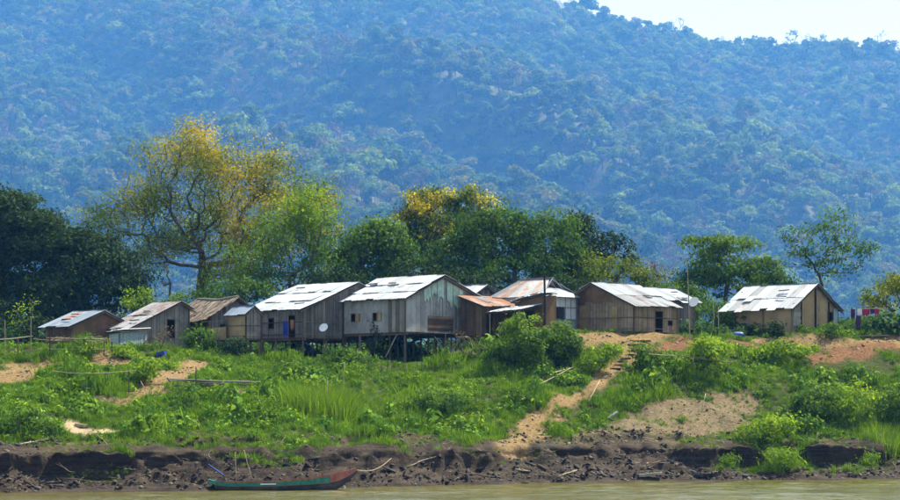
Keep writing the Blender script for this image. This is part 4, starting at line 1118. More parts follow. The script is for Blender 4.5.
for u_, v_ in ((0, 0), (0, Wh / 2), (0, Wh), (Lh, 0)): post(H_, fr, u_ + 0.05, v_, 0, 0.09)
# M shed and its awning
fr = Frame(543, 331, 181.0)
ku, kv = fr.ku, fr.kv
M_ = thing('matting_shed', 'brown matting shed with pale roof and awning left of the white house', 'shed', fr.o)
lu = 27 * ku; lv = 1.5
for ax, at, s0, s1, tp, out in (('u', 0, 0, lu, Top([(0, 2.72), (lu, 2.25)]), -1), ('v', 0, 0.03, lv, Top([(0, 2.72), (lv, 2.8)]), -1), ('v', lu, 0.03, lv, Top([(0, 2.2), (lv, 2.3)]), 1), ('u', lv, 0, lu, Top([(0, 2.72), (lu, 2.25)]), 1)):
    wall(M_, fr, ax, at, s0, s1, 0, tp, out, 'mat', 'mat_brown', ((0.9, 1.7, 0.0, 1.55),) if ax == 'u' and at == 0 else (), pw=0.75)
opening_frame(M_, fr, 'u', 0, -1, (0.9, 1.7, 0.0, 1.55), name='door')
roof_plane(M_, fr.p(lu + 0.3, lv + 0.1, 2.45), fr.p(-0.15, lv + 0.1, 2.98), fr.p(lu + 0.3, -0.4, 2.28), ['zinc_bright', 'zinc'], 0.7, 1, (0.1, 0.4))
A0, A1 = fr.p(32 * ku, -0.06, 1.86), fr.p(0.3 * ku, -0.06, 2.02); Bq = A0 + fr.v * (-24 * kv) + np.array([0, 0, -0.52])
Aw = thing('tin_awning', 'white tin awning propped on poles above the creeper bush', 'awning', fr.o)
roof_plane(Aw, A0, A1, Bq, 'zinc_bright', 0.8, 1, (0, 0.15))
for q_ in (0.05, 0.95):
    c_ = A0 + (A1 - A0) * q_ + fr.v * (-22 * kv); wv = fr.o + c_
    mb = MB(); mb.tube([(c_[0], c_[1], gz(wv[0], wv[1]) - fr.o[2] - 0.3), (c_[0], c_[1], c_[2] - 0.48)], 0.05, 6); mb.build('prop', M['bamboo'], Aw)
# mast
p_ = pix(545, 333, 180.2); mt_ = thing('mast', 'black utility pole standing in front of the white house', 'pole', (p_[0], p_[1], gz(p_[0], p_[1])))
mb = MB(); tp = pix(544, 274, 180.2)[2] - gz(p_[0], p_[1]); mb.tube([(0, 0, -0.4), (0, 0, tp * 0.5), (-0.05, 0, tp)], [0.1, 0.09, 0.075], 8); mb.build('shaft', M['black_pole'], mt_)
mb = MB(); mb.bar((-0.3, 0, tp - 0.25), (0.25, 0.02, tp - 0.22), 0.06); mb.build('crossarm', M['black_pole'], mt_)
# I plank hut with gable at left
fr = Frame(634, 334, 182, 45, True)
ku, kv = fr.ku, fr.kv
dr = (23 * ku, 31 * ku, 0.05, 1.85); sw = (37 * ku, 42 * ku, 0.75, 1.15)
I_ = hut('plank_hut', 'brown plank and matting hut with its gable turned left, above the steps', fr, 48 * ku, 39 * kv, 14 * kv, 2.2, 4.0, 3.25, ['zinc', 'zinc', 'zinc_old'], 'plank_tan2', 'plank_tan2', og=0.3, oe=0.45, rows=2, rtint=(0.15, 0.6),
         f_open=(dr, sw), battens=True, base=0.22, stilts=(4, 5), bw=0.3)
opening_frame(I_, fr, 'u', 0, -1, dr, name='door'); opening_frame(I_, fr, 'u', 0, -1, sw)
for v0, v1, z0, z1, mt in ((15, 20, 0.3, 2.2, 'mat_tan'), (42, 51, 0.3, 1.3, 'mat_tan'), (42, 51, 1.4, 2.35, 'mat_tan')):
    mb = MB(); mb.prism([fr.p(-0.06, v0 * kv, z0), fr.p(-0.06, v1 * kv, z0), fr.p(-0.06, v1 * kv, z1), fr.p(-0.06, v0 * kv, z1)], fr.p(-0.015, 0, 0), random.random()); mb.build('patch_panel', M[mt], I_)
mb = MB()
for v0, v1, za, zb in ((20, 29.5, 2.55, 3.05), (29.5, 39, 2.45, 3.5), (39, 46, 2.6, 3.85), (46, 52.5, 2.4, 3.5)):
    mb.prism([fr.p(-0.05, v0 * kv, za), fr.p(-0.05, v1 * kv - 0.02, za), fr.p(-0.05, v1 * kv - 0.02, min(zb + 0.35, 2.2 + 1.8 * v1 / 39 if v1 <= 39 else zb)) , fr.p(-0.05, v0 * kv, zb)], fr.p(-0.015, 0, 0), random.random())
mb.build('upper_matting', M['mat_brown'], I_)
mb = MB()
for i in range(3): mb.bar(fr.p(dr[0] - 0.25, -0.3 - 0.28 * i, 0.17), fr.p(dr[1] + 0.5, -0.3 - 0.28 * i, 0.17), 0.26, 0.05, t=random.random())
mb.build('door_step', M['plank_pale'], I_)
# N rear hut
fr = Frame(667, 335, 187, 45, True)
hut('tin_roof_hut', 'rear hut with silver roof jutting out behind the brown plank hut', fr, 30 * fr.ku, 20 * fr.kv, 14 * fr.kv, 2.75, 3.75, 3.1, ['zinc', 'zinc_bright'], 'plank_grey', 'plank_brown', og=0.3, rows=1, rtint=(0.1, 0.5))
# J right hut
fr = Frame(792, 334, 187)
ku, kv = fr.ku, fr.kv
dj = (42 * kv, 48 * kv, 0.05, 1.9)
J_ = hut('bamboo_hut', 'tan bamboo matting hut with a stained tin roof, rightmost of all', fr, 51 * ku, 27 * kv, 27 * kv, 2.1, 4.0, 2.1, ['zinc_bright', 'zinc', 'zinc'], 'mat_tan', 'mat_tan', 'mat', 'mat', og=0.35, og_far=1.3, oe=0.45, rows=2, rtint=(0.15, 0.65), g_open=(dj,), battens=False, pw=1.3)
opening_frame(J_, fr, 'v', 0, -1, dj, name='door')
for v_, h_ in ((10, 2.75), (27, 3.9), (43, 2.7)):
    batten(J_, fr.p(-0.07, v_ * kv, -0.1), fr.p(-0.07, v_ * kv, h_), 0.14, 'dark')
for u_ in (0.02, 25, 50): batten(J_, fr.p(u_ * ku, -0.07, -0.05), fr.p(u_ * ku, -0.07, 2.05), 0.09, 'post')
wall(J_, fr, 'v', -0.06, 0.08, 9.3 * kv, 0.0, lambda x: 2.1 + 0.5 * x, -1, 'hplank', 'plank_pale', pw=1.2)
wall(J_, fr, 'v', -0.06, 49 * kv, 54 * kv, 0.0, lambda x: 2.2, -1, 'plank', 'pale_tin', pw=1.2)
# ------------------------------------------------------------------ shrubs on the bank
def shrub(name, label, px, bpy_, blobs, leaf='leaf_green', density=1.5, per=40, size=0.13, clump=0.33, seed=1, cat='shrub', **kw):
    Y = hit(px, bpy_)[1]
    return make_tree(name, label, cat, px, Y, blobs, leaf, density=density * (1.7 if per > 15 else 1), per=per * (1.4 if per > 15 else 1), size=size * 1.15, clump=clump, trunk_r=kw.pop('trunk_r', 0.05), seed=seed, shrub=True, **kw)
shrub('creeper_bush', 'big bright bush covered in creepers below the white tin awning', 520, 375, [(512, 350, 22, 18), (530, 334, 18, 17), (500, 362, 17, 12), (534, 358, 14, 14), (518, 326, 12, 10)], 'leaf_green', seed=51, tint_top=0.8, patches=lambda C, r: 0.12 + 0 * C[:, 0])
shrub('round_bush', 'dense rounded dark green bush in front of the white house', 562, 364, [(562, 341, 18, 17), (556, 353, 17, 9), (571, 350, 11, 11)], 'leaf_green', density=2.2, seed=52, tint_top=0.6)
shrub('bank_bush', 'tall rounded bush below the dish, with a pole leaning across it', 704, 376, [(702, 354, 24, 15), (716, 350, 16, 12), (690, 362, 15, 9)], 'leaf_bright', seed=53, tint_top=0.5)
shrub('bank_bush', 'small dark bush right beside the dug steps', 648, 371, [(648, 357, 14, 11)], 'leaf_green', density=2, seed=54, tint_top=0.4)
shrub('low_creeper', 'low spreading green creeper below the rightmost hut', 778, 362, [(792, 352, 26, 6), (764, 356, 20, 6), (778, 346, 16, 6)], 'leaf_bright', seed=55)
shrub('bank_bush', 'dark leafy bush low in the middle of the grassy slope', 440, 417, [(440, 402, 32, 12), (424, 408, 22, 8)], 'leaf_green', density=1.8, seed=56, tint_top=0.4)
shrub('bank_bush', 'large dark bush at the left of the thick growth on the right bank', 818, 428, [(818, 402, 26, 21), (806, 412, 18, 14)], 'leaf_green', density=1.8, seed=57, tint_top=0.5)
shrub('bank_bush', 'large bush in the middle of the thick growth on the right bank', 858, 430, [(856, 404, 26, 19), (846, 418, 20, 12)], 'leaf_bright', density=1.6, seed=58, tint_top=0.5)
shrub('bank_bush', 'large bush touching the right edge of the picture on the bank', 893, 432, [(892, 404, 22, 20), (900, 420, 18, 14)], 'leaf_green', density=1.6, seed=59, tint_top=0.5)
shrub('bank_bush', 'bright bush spilling down at the edge of the bare trampled slope', 757, 447, [(757, 434, 20, 11), (776, 428, 20, 12)], 'leaf_bright', density=1.6, seed=60, tint_top=0.4)
shrub('grass_clump', 'bright green clump growing on the mud under the right growth', 778, 471, [(778, 459, 14, 10)], 'leaf_bright', density=2, seed=61, slim=0.18, size=0.2)
shrub('grass_clump', 'small yellow-green clump on the mud left of a larger one', 726, 465, [(726, 458, 10, 6)], 'leaf_bright', density=2, seed=62, slim=0.18, size=0.18)
shrub('grass_clump', 'pale green clump on the mud near the right edge', 868, 467, [(868, 459, 9, 6)], 'leaf_bright', density=2, seed=63, slim=0.18, size=0.18)
shrub('leafy_shrub', 'broad leaved shrub in front of the thatched hut', 196, 352, [(194, 338, 13, 10), (204, 343, 10, 7)], 'leaf_green', density=1.7, seed=64, tint_top=0.4)
shrub('leafy_shrub', 'dark shrub under the tan matting porch', 238, 358, [(238, 346, 14, 8), (226, 350, 10, 6)], 'leaf_dark', density=1.7, seed=65)
shrub('bank_bush', 'leafy bush on the slope below the blue curtain', 288, 382, [(288, 372, 20, 9), (304, 376, 14, 7)], 'leaf_green', density=1.6, seed=66, tint_top=0.4)
shrub('bank_bush', 'weedy bush between the left spoil heap and the dirt track', 140, 384, [(138, 370, 20, 11), (156, 366, 14, 8)], 'leaf_bright', density=1.5, seed=67, tint_top=0.4)
shrub('leafy_shrub', 'dark shrub climbing the stilts of the largest house', 388, 360, [(386, 344, 12, 12), (380, 332, 8, 7)], 'leaf_dark', density=1.8, seed=68)
shrub('leafy_shrub', 'dark green shrub under the floor of the largest house', 345, 366, [(340, 356, 22, 7), (362, 360, 16, 6)], 'leaf_green', density=1.3, seed=69)
shrub('dry_bush', 'tangle of dry brown stems below the rusty lean-to', 468, 364, [(466, 345, 16, 14), (480, 352, 12, 10), (452, 352, 10, 9)], 'leaf_dry', 2.6, per=5, size=0.09, clump=0.25, seed=70, bark='bark_pale', tip_r=0.016)
shrub('dry_bush', 'dry brown brushwood in front of the plank hut and thatched hut', 160, 352, [(158, 338, 14, 9), (172, 334, 10, 12), (148, 345, 10, 6)], 'leaf_dry', 2.6, per=6, size=0.09, clump=0.25, seed=71, bark='bark', tip_r=0.016)
shrub('leafy_shrub', 'green shrub at the foot of the blue-grey roofed hut', 86, 356, [(86, 346, 8, 7)], 'leaf_bright', seed=72)
shrub('leafy_shrub', 'green weeds in front of the pale blue tin shed', 124, 358, [(126, 350, 8, 5), (116, 354, 7, 4)], 'leaf_bright', seed=73)
shrub('leafy_shrub', 'small dark shrub against the front wall of the rightmost hut', 776, 338, [(776, 329, 6, 5)], 'leaf_dark', seed=74)
shrub('leafy_shrub', 'small green shrub at the gable corner of the rightmost hut', 834, 339, [(832, 330, 8, 5)], 'leaf_green', seed=75)
shrub('bank_bush', 'low dark bush beside the lower rail on the left slope', 178, 398, [(188, 392, 12, 4)], 'leaf_green', seed=76)
shrub('bank_bush', 'small rounded dark bush alone in the grass left of the reeds', 190, 410, [(190, 404, 9, 5)], 'leaf_green', seed=77)
shrub('bank_bush', 'thick green bush at the left edge of the slope', 20, 440, [(20, 424, 26, 12), (44, 428, 16, 9)], 'leaf_green', seed=78, tint_top=0.4)
shrub('bank_bush', 'leafy bush at the top of the long dirt path', 600, 372, [(596, 362, 16, 8), (612, 352, 10, 7)], 'leaf_bright', seed=79, tint_top=0.4)
shrub('bank_bush', 'spreading bush under the bamboo rails in mid slope', 512, 404, [(512, 396, 18, 7)], 'leaf_green', seed=80, tint_top=0.3)
def reeds(label, px, py, hpx, wpx, n, seed):
    rng = np.random.default_rng(seed); c = hit(px, py); k = c[1] / F
    root = thing('reed_clump', label, 'reeds', c)
    bx = rng.normal(0, wpx * k * 0.42, n); by = rng.normal(0, wpx * k * 0.35, n)
    bzv = ground(c[0] + bx, c[1] + by) - c[2]
    h = hpx * k * rng.uniform(0.55, 1.05, n); lx = bx * 0.2 + rng.normal(0, 0.22, n) * h; ly = by * 0.2 + rng.normal(0, 0.22, n) * h
    B0 = np.stack([bx, by, bzv - 0.05], 1); T = B0 + np.stack([lx, ly, h], 1); mid = B0 + np.stack([lx * 0.35, ly * 0.35, h * 0.6], 1)
    w = 0.014; an = rng.uniform(0, pi, n); wv = np.stack([np.cos(an), np.sin(an), 0 * an], 1) * w
    V = np.stack([B0, mid + wv, T, mid - wv], 1).reshape(-1, 3)
    o = np_mesh('blades', V, np.arange(n * 4).reshape(n, 4), np.clip(rng.normal(0.35, 0.25, n), 0, 1), M['leaf_bright']); o.parent = root
reeds('tall fine green reed clump below the plank stilt houses', 324, 414, 29, 40, 4200, 5)
reeds('short reed clump at the right foot of the thick bank growth', 888, 452, 22, 30, 1100, 6)
reeds('arching long grass clump on the slope left of the dug steps', 584, 362, 16, 26, 900, 7)

# ------------------------------------------------------------------ grass and weeds
def tuft(n, h, spread, w, seed, mat, lean=0.45):
    rng = np.random.default_rng(seed)
    B0 = np.stack([rng.normal(0, spread, n), rng.normal(0, spread, n), np.full(n, -0.05)], 1)
    an = rng.uniform(0, 2 * pi, n); l = np.abs(rng.normal(0, lean, n)); hh = h * rng.uniform(0.5, 1.1, n)
    T = B0 + np.stack([np.cos(an) * l * hh, np.sin(an) * l * hh, hh * np.sqrt(np.clip(1 - 0.5 * l * l, 0.25, 1))], 1)
    mid = B0 * 0.45 + T * 0.55 + np.stack([0 * l, 0 * l, 0.10 * hh], 1)
    a2 = rng.uniform(0, pi, n); wv = np.stack([np.cos(a2), np.sin(a2), 0 * a2], 1) * w
    V = np.stack([B0, mid + wv, T, mid - wv], 1).reshape(-1, 3)
    return np_mesh('tuft', V, np.arange(n * 4).reshape(n, 4), np.clip(rng.normal(0.5, 0.22, n), 0, 1), M[mat], link=False)
def weed(n, h, r, size, seed, mat='weed'):
    rng = np.random.default_rng(seed)
    d = rand_unit(n, rng); d[:, 2] = np.abs(d[:, 2])
    C = d * rng.uniform(0.35, 1, n)[:, None] * [r, r, h]
    V, Fc = leaf_quads(C, size, rng, 0.2, 0.55, out=d, spread=0.6)
    return np_mesh('weed', V, Fc, np.clip(rng.normal(0.3, 0.15, n) + 0.4 * C[:, 2] / h, 0, 1), M[mat], link=False)
def bank_points(n, seed, fn):
    rng = np.random.default_rng(seed)
    y = rng.uniform(128, 190, n); x = rng.uniform(-1, 1, n) * (0.2 * y + 12)
    d = y - shore(x); e = y_edge(x) - y
    bz_ = bare(x, y)
    bb = np.maximum(np.maximum(bz_[0], bz_[1]), np.maximum(bz_[2], bz_[3] * 0.75))
    pr = fn(x, y, d, e, bb)
    ok = rng.random(n) < pr
    x, y = x[ok], y[ok]
    return x, y, d[ok], rng
def bank_scatter(name, n, seed, fn, protos, s0, s1, tilt=0.12):
    x, y, d, rng = bank_points(n, seed, fn)
    z = ground(x, y); m_ = len(x)
    big = 0.6 + 3.0 * np.clip(fbm(x / 2.4, y / 2.4, 3, 181) + 0.08, 0, 1) ** 1.2
    front = np.maximum(bare(x, y + 0.7).max(0), bare(x, y + 1.6).max(0))      # plants are trodden short along the bare ground
    s = rng.uniform(s0, s1, m_) * big * (0.6 + 0.4 * sstep(4, 9, d)) * (1 - 0.6 * front)
    scl = np.stack([s, s, s * rng.uniform(0.8, 1.25, m_)], 1)
    rot = np.stack([rng.normal(0, tilt, m_), rng.normal(0, tilt, m_), rng.uniform(0, 6.28, m_)], 1)
    return scatter(name, np.stack([x, y, z], 1), rot, scl, rng.integers(0, len(protos), m_), protos)
def g_fn(x, y, d, e, bb):
    return (1 - 0.88 * bb) * sstep(3.2, 6.4, d + 2.0 * sstep(11, 22, x) + 5 * fbm(x / 5, y / 4, 3, 191)) * sstep(-1.5 + 3.0 * sstep(-17.5, -14, x) * sstep(4, 1, x), 0.0 + 3.0 * sstep(-17.5, -14, x) * sstep(4, 1, x), e) * (0.25 + 0.75 * sstep(-0.25, 0.15, fbm(x / 3.2, y / 3.2, 3, 201)))
def w_fn(x, y, d, e, bb):
    return (1 - bb) ** 2 * sstep(5, 10, d + 3.0 * sstep(11, 22, x) + 4 * fbm(x / 5, y / 4, 3, 191)) * sstep(-1.0 + 3.5 * sstep(-17.5, -14, x) * sstep(4, 1, x), 0.5 + 3.5 * sstep(-17.5, -14, x) * sstep(4, 1, x), e) * (0.1 + 0.9 * sstep(-0.15, 0.25, fbm(x / 3.0 + 9, y / 3.0, 3, 211)))
def s_fn(x, y, d, e, bb):
    return 0.6 * sstep(3.6, 4.6, d) * sstep(11, 6, d) + 0.18 * (bb > 0.25) * (d > 5) + 0.05 * (d > 8) * (e > 0)
bank_scatter('grass', 98000, 1, g_fn, [tuft(30, 0.42, 0.13, 0.016, 900 + i, 'grass', 0.3 + 0.12 * i) for i in range(5)], 0.7, 1.35)
bank_scatter('weeds', 45000, 2, w_fn, [weed(60, 0.46, 0.34, 0.07, 920 + i) for i in range(4)], 0.6, 1.6)
bank_scatter('dry_grass', 24000, 3, s_fn, [tuft(16, 0.26, 0.14, 0.012, 940 + i, 'straw', 0.8) for i in range(3)], 0.6, 1.4)
# undergrowth on the level behind and between the huts
rng = np.random.default_rng(8); n = 6400
y = rng.uniform(187, 214, n); x = rng.uniform(-1, 1, n) * (0.2 * y + 12)
x2 = rng.uniform(-18, 9, 900); y2 = rng.uniform(180, 187, 900)
s = np.concatenate([rng.uniform(1.5, 4.2, n) * (0.6 + 0.9 * np.clip(fbm(x / 4, y / 4, 2, 221) + 0.3, 0, 1)), rng.uniform(0.7, 1.2, 900)])
x = np.concatenate([x, x2]); y = np.concatenate([y, y2]); n = len(x)
M['under'] = leaf_mat('undergrowth_leaves', (0.014, 0.04, 0.014), (0.032, 0.085, 0.02), (0.08, 0.16, 0.03), rnd=0.5)
scatter('undergrowth', np.stack([x, y, ground(x, y)], 1), np.stack([0 * x, 0 * x, rng.uniform(0, 6.28, n)], 1), np.stack([s, s, s], 1), rng.integers(0, 3, n),
        [weed(46, 0.45, 0.34, 0.07, 960 + i, 'under') for i in range(3)])

# stones and clods on the mud
def rock(seed):
    rng = np.random.default_rng(seed)
    u = [np.array(p) for p in ((1, 0, 0), (0, 1, 0), (-1, 0, 0), (0, -1, 0), (0, 0, 0.7), (0, 0, -0.6), (0.7, 0.7, 0.4), (-0.7, 0.65, 0.35), (-0.7, -0.7, 0.4), (0.7, -0.7, 0.3))]
    V = np.array([p * rng.uniform(0.7, 1.25) for p in u])
    Fc = np.array([(4, 6, 0), (4, 1, 6), (4, 7, 1), (4, 2, 7), (4, 8, 2), (4, 3, 8), (4, 9, 3), (4, 0, 9), (6, 1, 0), (7, 2, 1), (8, 3, 2), (9, 0, 3), (5, 0, 1), (5, 1, 2), (5, 2, 3), (5, 3, 0)])
    return np_mesh('stone', V, Fc, np.full(len(Fc), 0.5), M['stone'], link=False)
rng = np.random.default_rng(9); n = 3600
x = rng.uniform(-34, 38, n); d = np.abs(rng.normal(0.5, 1.5, n)) + 0.1; d = np.where(rng.random(n) < 0.35, rng.uniform(3.5, 7.5, n), d); y = shore(x) + d
s = np.minimum(0.05 * np.exp(rng.normal(0, 0.55, n)) * (1 + 0.5 * sstep(0, 10, x)), 0.16)
scatter('stones', np.stack([x, y, ground(x, y)], 1), rng.uniform(-0.4, 6, (n, 3)) * [0.1, 0.1, 1], np.stack([s * rng.uniform(0.8, 1.8, n), s, s * 0.7], 1), rng.integers(0, 3, n), [rock(970 + i) for i in range(3)])

# clods of broken earth and dry twigs on the eroded bank
rng = np.random.default_rng(19); n = 9000
x = rng.uniform(-34, 38, n); d = rng.uniform(0.4, 9.5, n) ** 1.0; y = shore(x) + d
ok = rng.random(n) < 0.25 + 0.75 * sstep(-0.1, 0.25, fbm(x / 1.6, y / 1.2, 3, 231))
x, y, d = x[ok], y[ok], d[ok]; n = len(x)
s = np.minimum(0.075 * np.exp(rng.normal(0, 0.5, n)), 0.22)
M['clod'] = plain_mat('earth_clod', (0.028, 0.022, 0.017), 0.85, var=0.7, scale=3)
def clod(seed):
    o = rock(seed); o.data.materials[0] = M['clod']; return o
scatter('earth_clods', np.stack([x, y, ground(x, y)], 1), rng.uniform(-0.5, 6, (n, 3)) * [0.15, 0.15, 1], np.stack([s * rng.uniform(0.9, 2.4, n), s, s * 0.8], 1), rng.integers(0, 3, n), [clod(980 + i) for i in range(3)])
M['pebble'] = plain_mat('dry_earth_lump', (0.20, 0.14, 0.085), 0.95, var=0.6, scale=3)
def lump(seed):
    o = rock(seed); o.data.materials[0] = M['pebble']; return o
xb = rng.uniform(-36, 40, 30000); yb = rng.uniform(140, 188, 30000); bb_ = bare(xb, yb)[[0, 1, 3]].max(0); ok = rng.random(30000) < 0.55 * bb_
xb, yb = xb[ok], yb[ok]; nb_ = len(xb); sb_ = np.minimum(0.045 * np.exp(rng.normal(0, 0.6, nb_)), 0.17)
scatter('dirt_lumps', np.stack([xb, yb, ground(xb, yb)], 1), rng.uniform(-0.5, 6, (nb_, 3)) * [0.15, 0.15, 1], np.stack([sb_ * rng.uniform(0.9, 1.8, nb_), sb_, sb_ * 0.7], 1), rng.integers(0, 3, nb_), [lump(984 + i) for i in range(3)])
def twig(seed):
    rng = np.random.default_rng(seed); mb = MB(); p = np.array([0.0, 0, 0.03])
    for k in range(3):
        q = p + np.array([0.3, rng.normal(0, 0.1), rng.normal(0.02, 0.05)]); mb.tube([p, q], [0.016 - 0.003 * k, 0.013 - 0.003 * k], 3, 0.6, cap=False)
        if k: mb.tube([p, p + [0.15, rng.choice([-1, 1]) * 0.2, 0.1]], [0.01, 0.004], 3, 0.6, cap=False)
        p = q
    V = np.array(mb.v); return np_mesh('twig', V, np.array(mb.f), np.array(mb.t), M['bamboo'], link=False)
n = 900; x = rng.uniform(-34, 38, n); y = shore(x) + rng.uniform(0.3, 11, n); s = 0.55 * np.exp(rng.normal(0, 0.4, n))
scatter('dry_twigs', np.stack([x, y, ground(x, y)], 1), np.stack([rng.normal(0, 0.2, n), rng.normal(-0.1, 0.25, n), rng.uniform(0, 6.28, n)], 1), np.stack([s, s, s], 1), rng.integers(0, 3, n), [twig(990 + i) for i in range(3)])

# ------------------------------------------------------------------ driftwood and debris
def stick(name, label, cat, a, b_, r=0.04, mat='bamboo', group=None, lift=0.05, bend=0.06, base_on=None, n=6, parts=True):
    """a pole between two picture positions on the bank (or given points)"""
    A = hit(*a) if len(a) == 2 else np.asarray(a, float); B_ = hit(*b_) if len(b_) == 2 else np.asarray(b_, float)
    root = thing(name, label, cat, A, group); rng = np.random.default_rng(int(abs(A[0] * 100 + B_[0] * 37)) + 1)
    L = np.linalg.norm(B_ - A); pts = []
    for i in range(5):
        f = i / 4; p = (B_ - A) * f + rng.normal(0, bend * L * 0.2, 3) * sin(pi * f); p[2] += lift; pts.append(p)
    mb = MB(); mb.tube(pts, [r, r * 0.98, r * 0.95, r * 0.85, r * 0.7], n, 0.6); mb.build('shaft', M[mat], root, smooth=True)
    if parts:
        mb = MB()
        for f in (0.33, 0.66):
            p = pts[0] * (1 - f) + pts[-1] * f; q = p + (pts[-1] - pts[0]) / L * min(0.28, L * 0.12) + np.array([rng.normal(0, 0.12), rng.normal(0, 0.12), 0.12])
            mb.tube([p, q], [r * 0.7, r * 0.3], 4, 0.5)
        mb.build('twig_stub', M[mat], root)
    return root
GD_ = 'driftwood along the water'
for a, b_, r, mt, lab in (((530, 473), (515, 470), 0.05, 'bamboo', 'pale driftwood stick on the mud below the long path'),
                          ((558, 478), (577, 472), 0.045, 'bamboo', 'slanting driftwood stick at the water right of the path'),
                          ((596, 465), (592, 448), 0.03, 'post', 'thin dark stick leaning on the eroded bank'),
                          ((660, 462), (640, 470), 0.035, 'post', 'dark crooked stick above the white plank debris'),
                          ((794, 456), (800, 464), 0.06, 'bamboo', 'short pale stump stuck in the mud by the green clump'),
                          ((455, 473), (500, 478), 0.04, 'post', 'long dark branch lying along the waterline right of the boat'),
                          ((405, 468), (440, 460), 0.035, 'bamboo', 'grey branch on the mud between boat and path'),
                          ((60, 480), (100, 484), 0.035, 'post', 'dark driftwood branch on the far left mud'),
                          ((20, 446), (48, 440), 0.045, 'bamboo', 'pale fallen pole on the bank lip at far left'),
                          ((380, 428), (398, 436), 0.03, 'bamboo', 'short pale stick on the slope above the mud'),
                          ((835, 471), (870, 468), 0.04, 'post', 'dark branch on the mud at far right')):
    stick('driftwood', lab, 'driftwood', a, b_, r, mt, GD_)
stick('fallen_branch', 'upright bare branch on the trampled slope', 'branch', (702, 413), hit(704, 411) + np.array([0.15, 0.3, 1.15]), 0.035, 'bamboo')
# white bits
def chunk(name, label, cat, px, py, w, h, d, mat, tilt=0.2, rz=0.0):
    c = hit(px, py); root = thing(name, label, cat, c); mb = MB(); rng = np.random.default_rng(int(px * 7 + py))
    for i in range(3):
        f = i / 3; a = np.array([-w / 2 + w * f, 0, 0]); q = np.array([-w / 2 + w * (f + 0.36), rng.uniform(-0.1, 0.1), 0])
        a[2] += tilt * f * w + rng.uniform(0, 0.06); q[2] += tilt * (f + 0.3) * w
        cz, sz = cos(rz), sin(rz); rot = lambda p: np.array([p[0] * cz - p[1] * sz, p[0] * sz + p[1] * cz, p[2] + h * 0.4])
        mb.bar(rot(a), rot(q), d, h * rng.uniform(0.7, 1.2), t=rng.random())
    mb.build('piece', M[mat], root)
chunk('bleached_log', 'white bleached piece of wood on the grass beside the path', 'log', 612, 420, 0.75, 0.14, 0.16, 'cloth_white', 0.7)
chunk('broken_plank', 'pale broken planks at the water, left of the wrecked canoe', 'plank', 650, 478, 1.5, 0.16, 0.4, 'plank_pale', 0.12)
chunk('broken_plank', 'small white plank sticking up at the wrecked canoe', 'plank', 694, 473, 0.55, 0.16, 0.1, 'cloth_white', -0.6)
chunk('white_bag', 'small white bag lying on the lower slope above the boat', 'bag', 369, 427, 0.35, 0.16, 0.2, 'cloth_white', 0.1)
chunk('white_rag', 'white rag in the brush below the largest house', 'rag', 456, 358, 0.12, 0.5, 0.1, 'cloth_white', 1.0)
chunk('blue_tarpaulin', 'crumpled blue tarpaulin on rubble below the dry brushwood', 'tarpaulin', 161, 356, 0.65, 0.3, 0.4, 'blue', 0.15)
chunk('clay_slab', 'pale rounded clay slab at the left of the bare sandy patch', 'clay', 84, 427, 1.1, 0.22, 0.5, 'sandstone', -0.05)
chunk('clay_slab', 'flat pale clay slab at the right of the bare sandy patch', 'clay', 132, 433, 1.6, 0.16, 0.6, 'sandstone', 0.05)
# wrecked canoe
c = hit(706, 479); wr = thing('wrecked_canoe', 'rotten half sunken canoe with bare ribs at the waterline', 'canoe', c)
sec = []
mb = MB(); L = 2.0; nS = 11; prev = None
for i in range(nS):
    f = i / (nS - 1); x_ = -L / 2 + L * f; w = 0.34 * sin(pi * (0.08 + 0.84 * f)) ** 0.7; rise = 0.22 * (2 * f - 1) ** 2
    ring = [np.array([x_, w * cos(a), 0.30 + rise - 0.28 * sin(a)]) for a in np.linspace(0, pi, 7)]
    if prev is not None:
        for j in range(6): mb.prism([prev[j], ring[j], ring[j + 1], prev[j + 1]], (0, 0, -0.025), random.random())
    prev = ring
mb.build('hull', M['boat_hull'], wr)
for i in range(1, 8):
    f = i / 8; x_ = -L / 2 + L * f; w = 0.33 * sin(pi * (0.08 + 0.84 * f)) ** 0.7; rise = 0.22 * (2 * f - 1) ** 2
    mb = MB(); mb.tube([np.array([x_, w * cos(a), 0.33 + rise - 0.27 * sin(a)]) for a in np.linspace(0, pi, 7)], 0.025, 4, 0.7); mb.build('rib', M['plank_pale'], wr)

# ------------------------------------------------------------------ boat
Yb = 137.4
cb = pix(287, 490.3, Yb); cb[2] = 0.04
boat = thing('river_boat', 'long wooden boat with green gunwale and raised red bow moored at the bank', 'boat', cb)
boat.rotation_euler = (0, R(-0.4), R(5))
LB = 8.35; nS = 40
def bsec(f):
    x_ = -LB / 2 + LB * f
    w = 0.60 * (0.62 + 0.38 * sin(pi * min(f * 1.25, 1) / 1.6)) * (1 - sstep(0.68, 1.0, f) * 0.93)
    keel = -0.05 + 1.05 * max(0.0, (f - 0.84) / 0.16) ** 1.35 + 0.10 * float(sstep(0.1, 0.0, f))
    sheer = 0.50 + 0.70 * max(0.0, (f - 0.35) / 0.65) ** 2.0 + 0.05 * float(sstep(0.15, 0.0, f))
    return x_, float(w), keel, sheer
def bring(f, off=0.0, lo=0.0, hi=1.0, n=6):
    x_, w, k_, s_ = bsec(f); out = []
    for q in np.linspace(lo, hi, n):
        out.append((x_, w * (0.55 + 0.45 * q ** 0.6) + off, k_ + (s_ - k_) * q))
    return out
mb = MB()
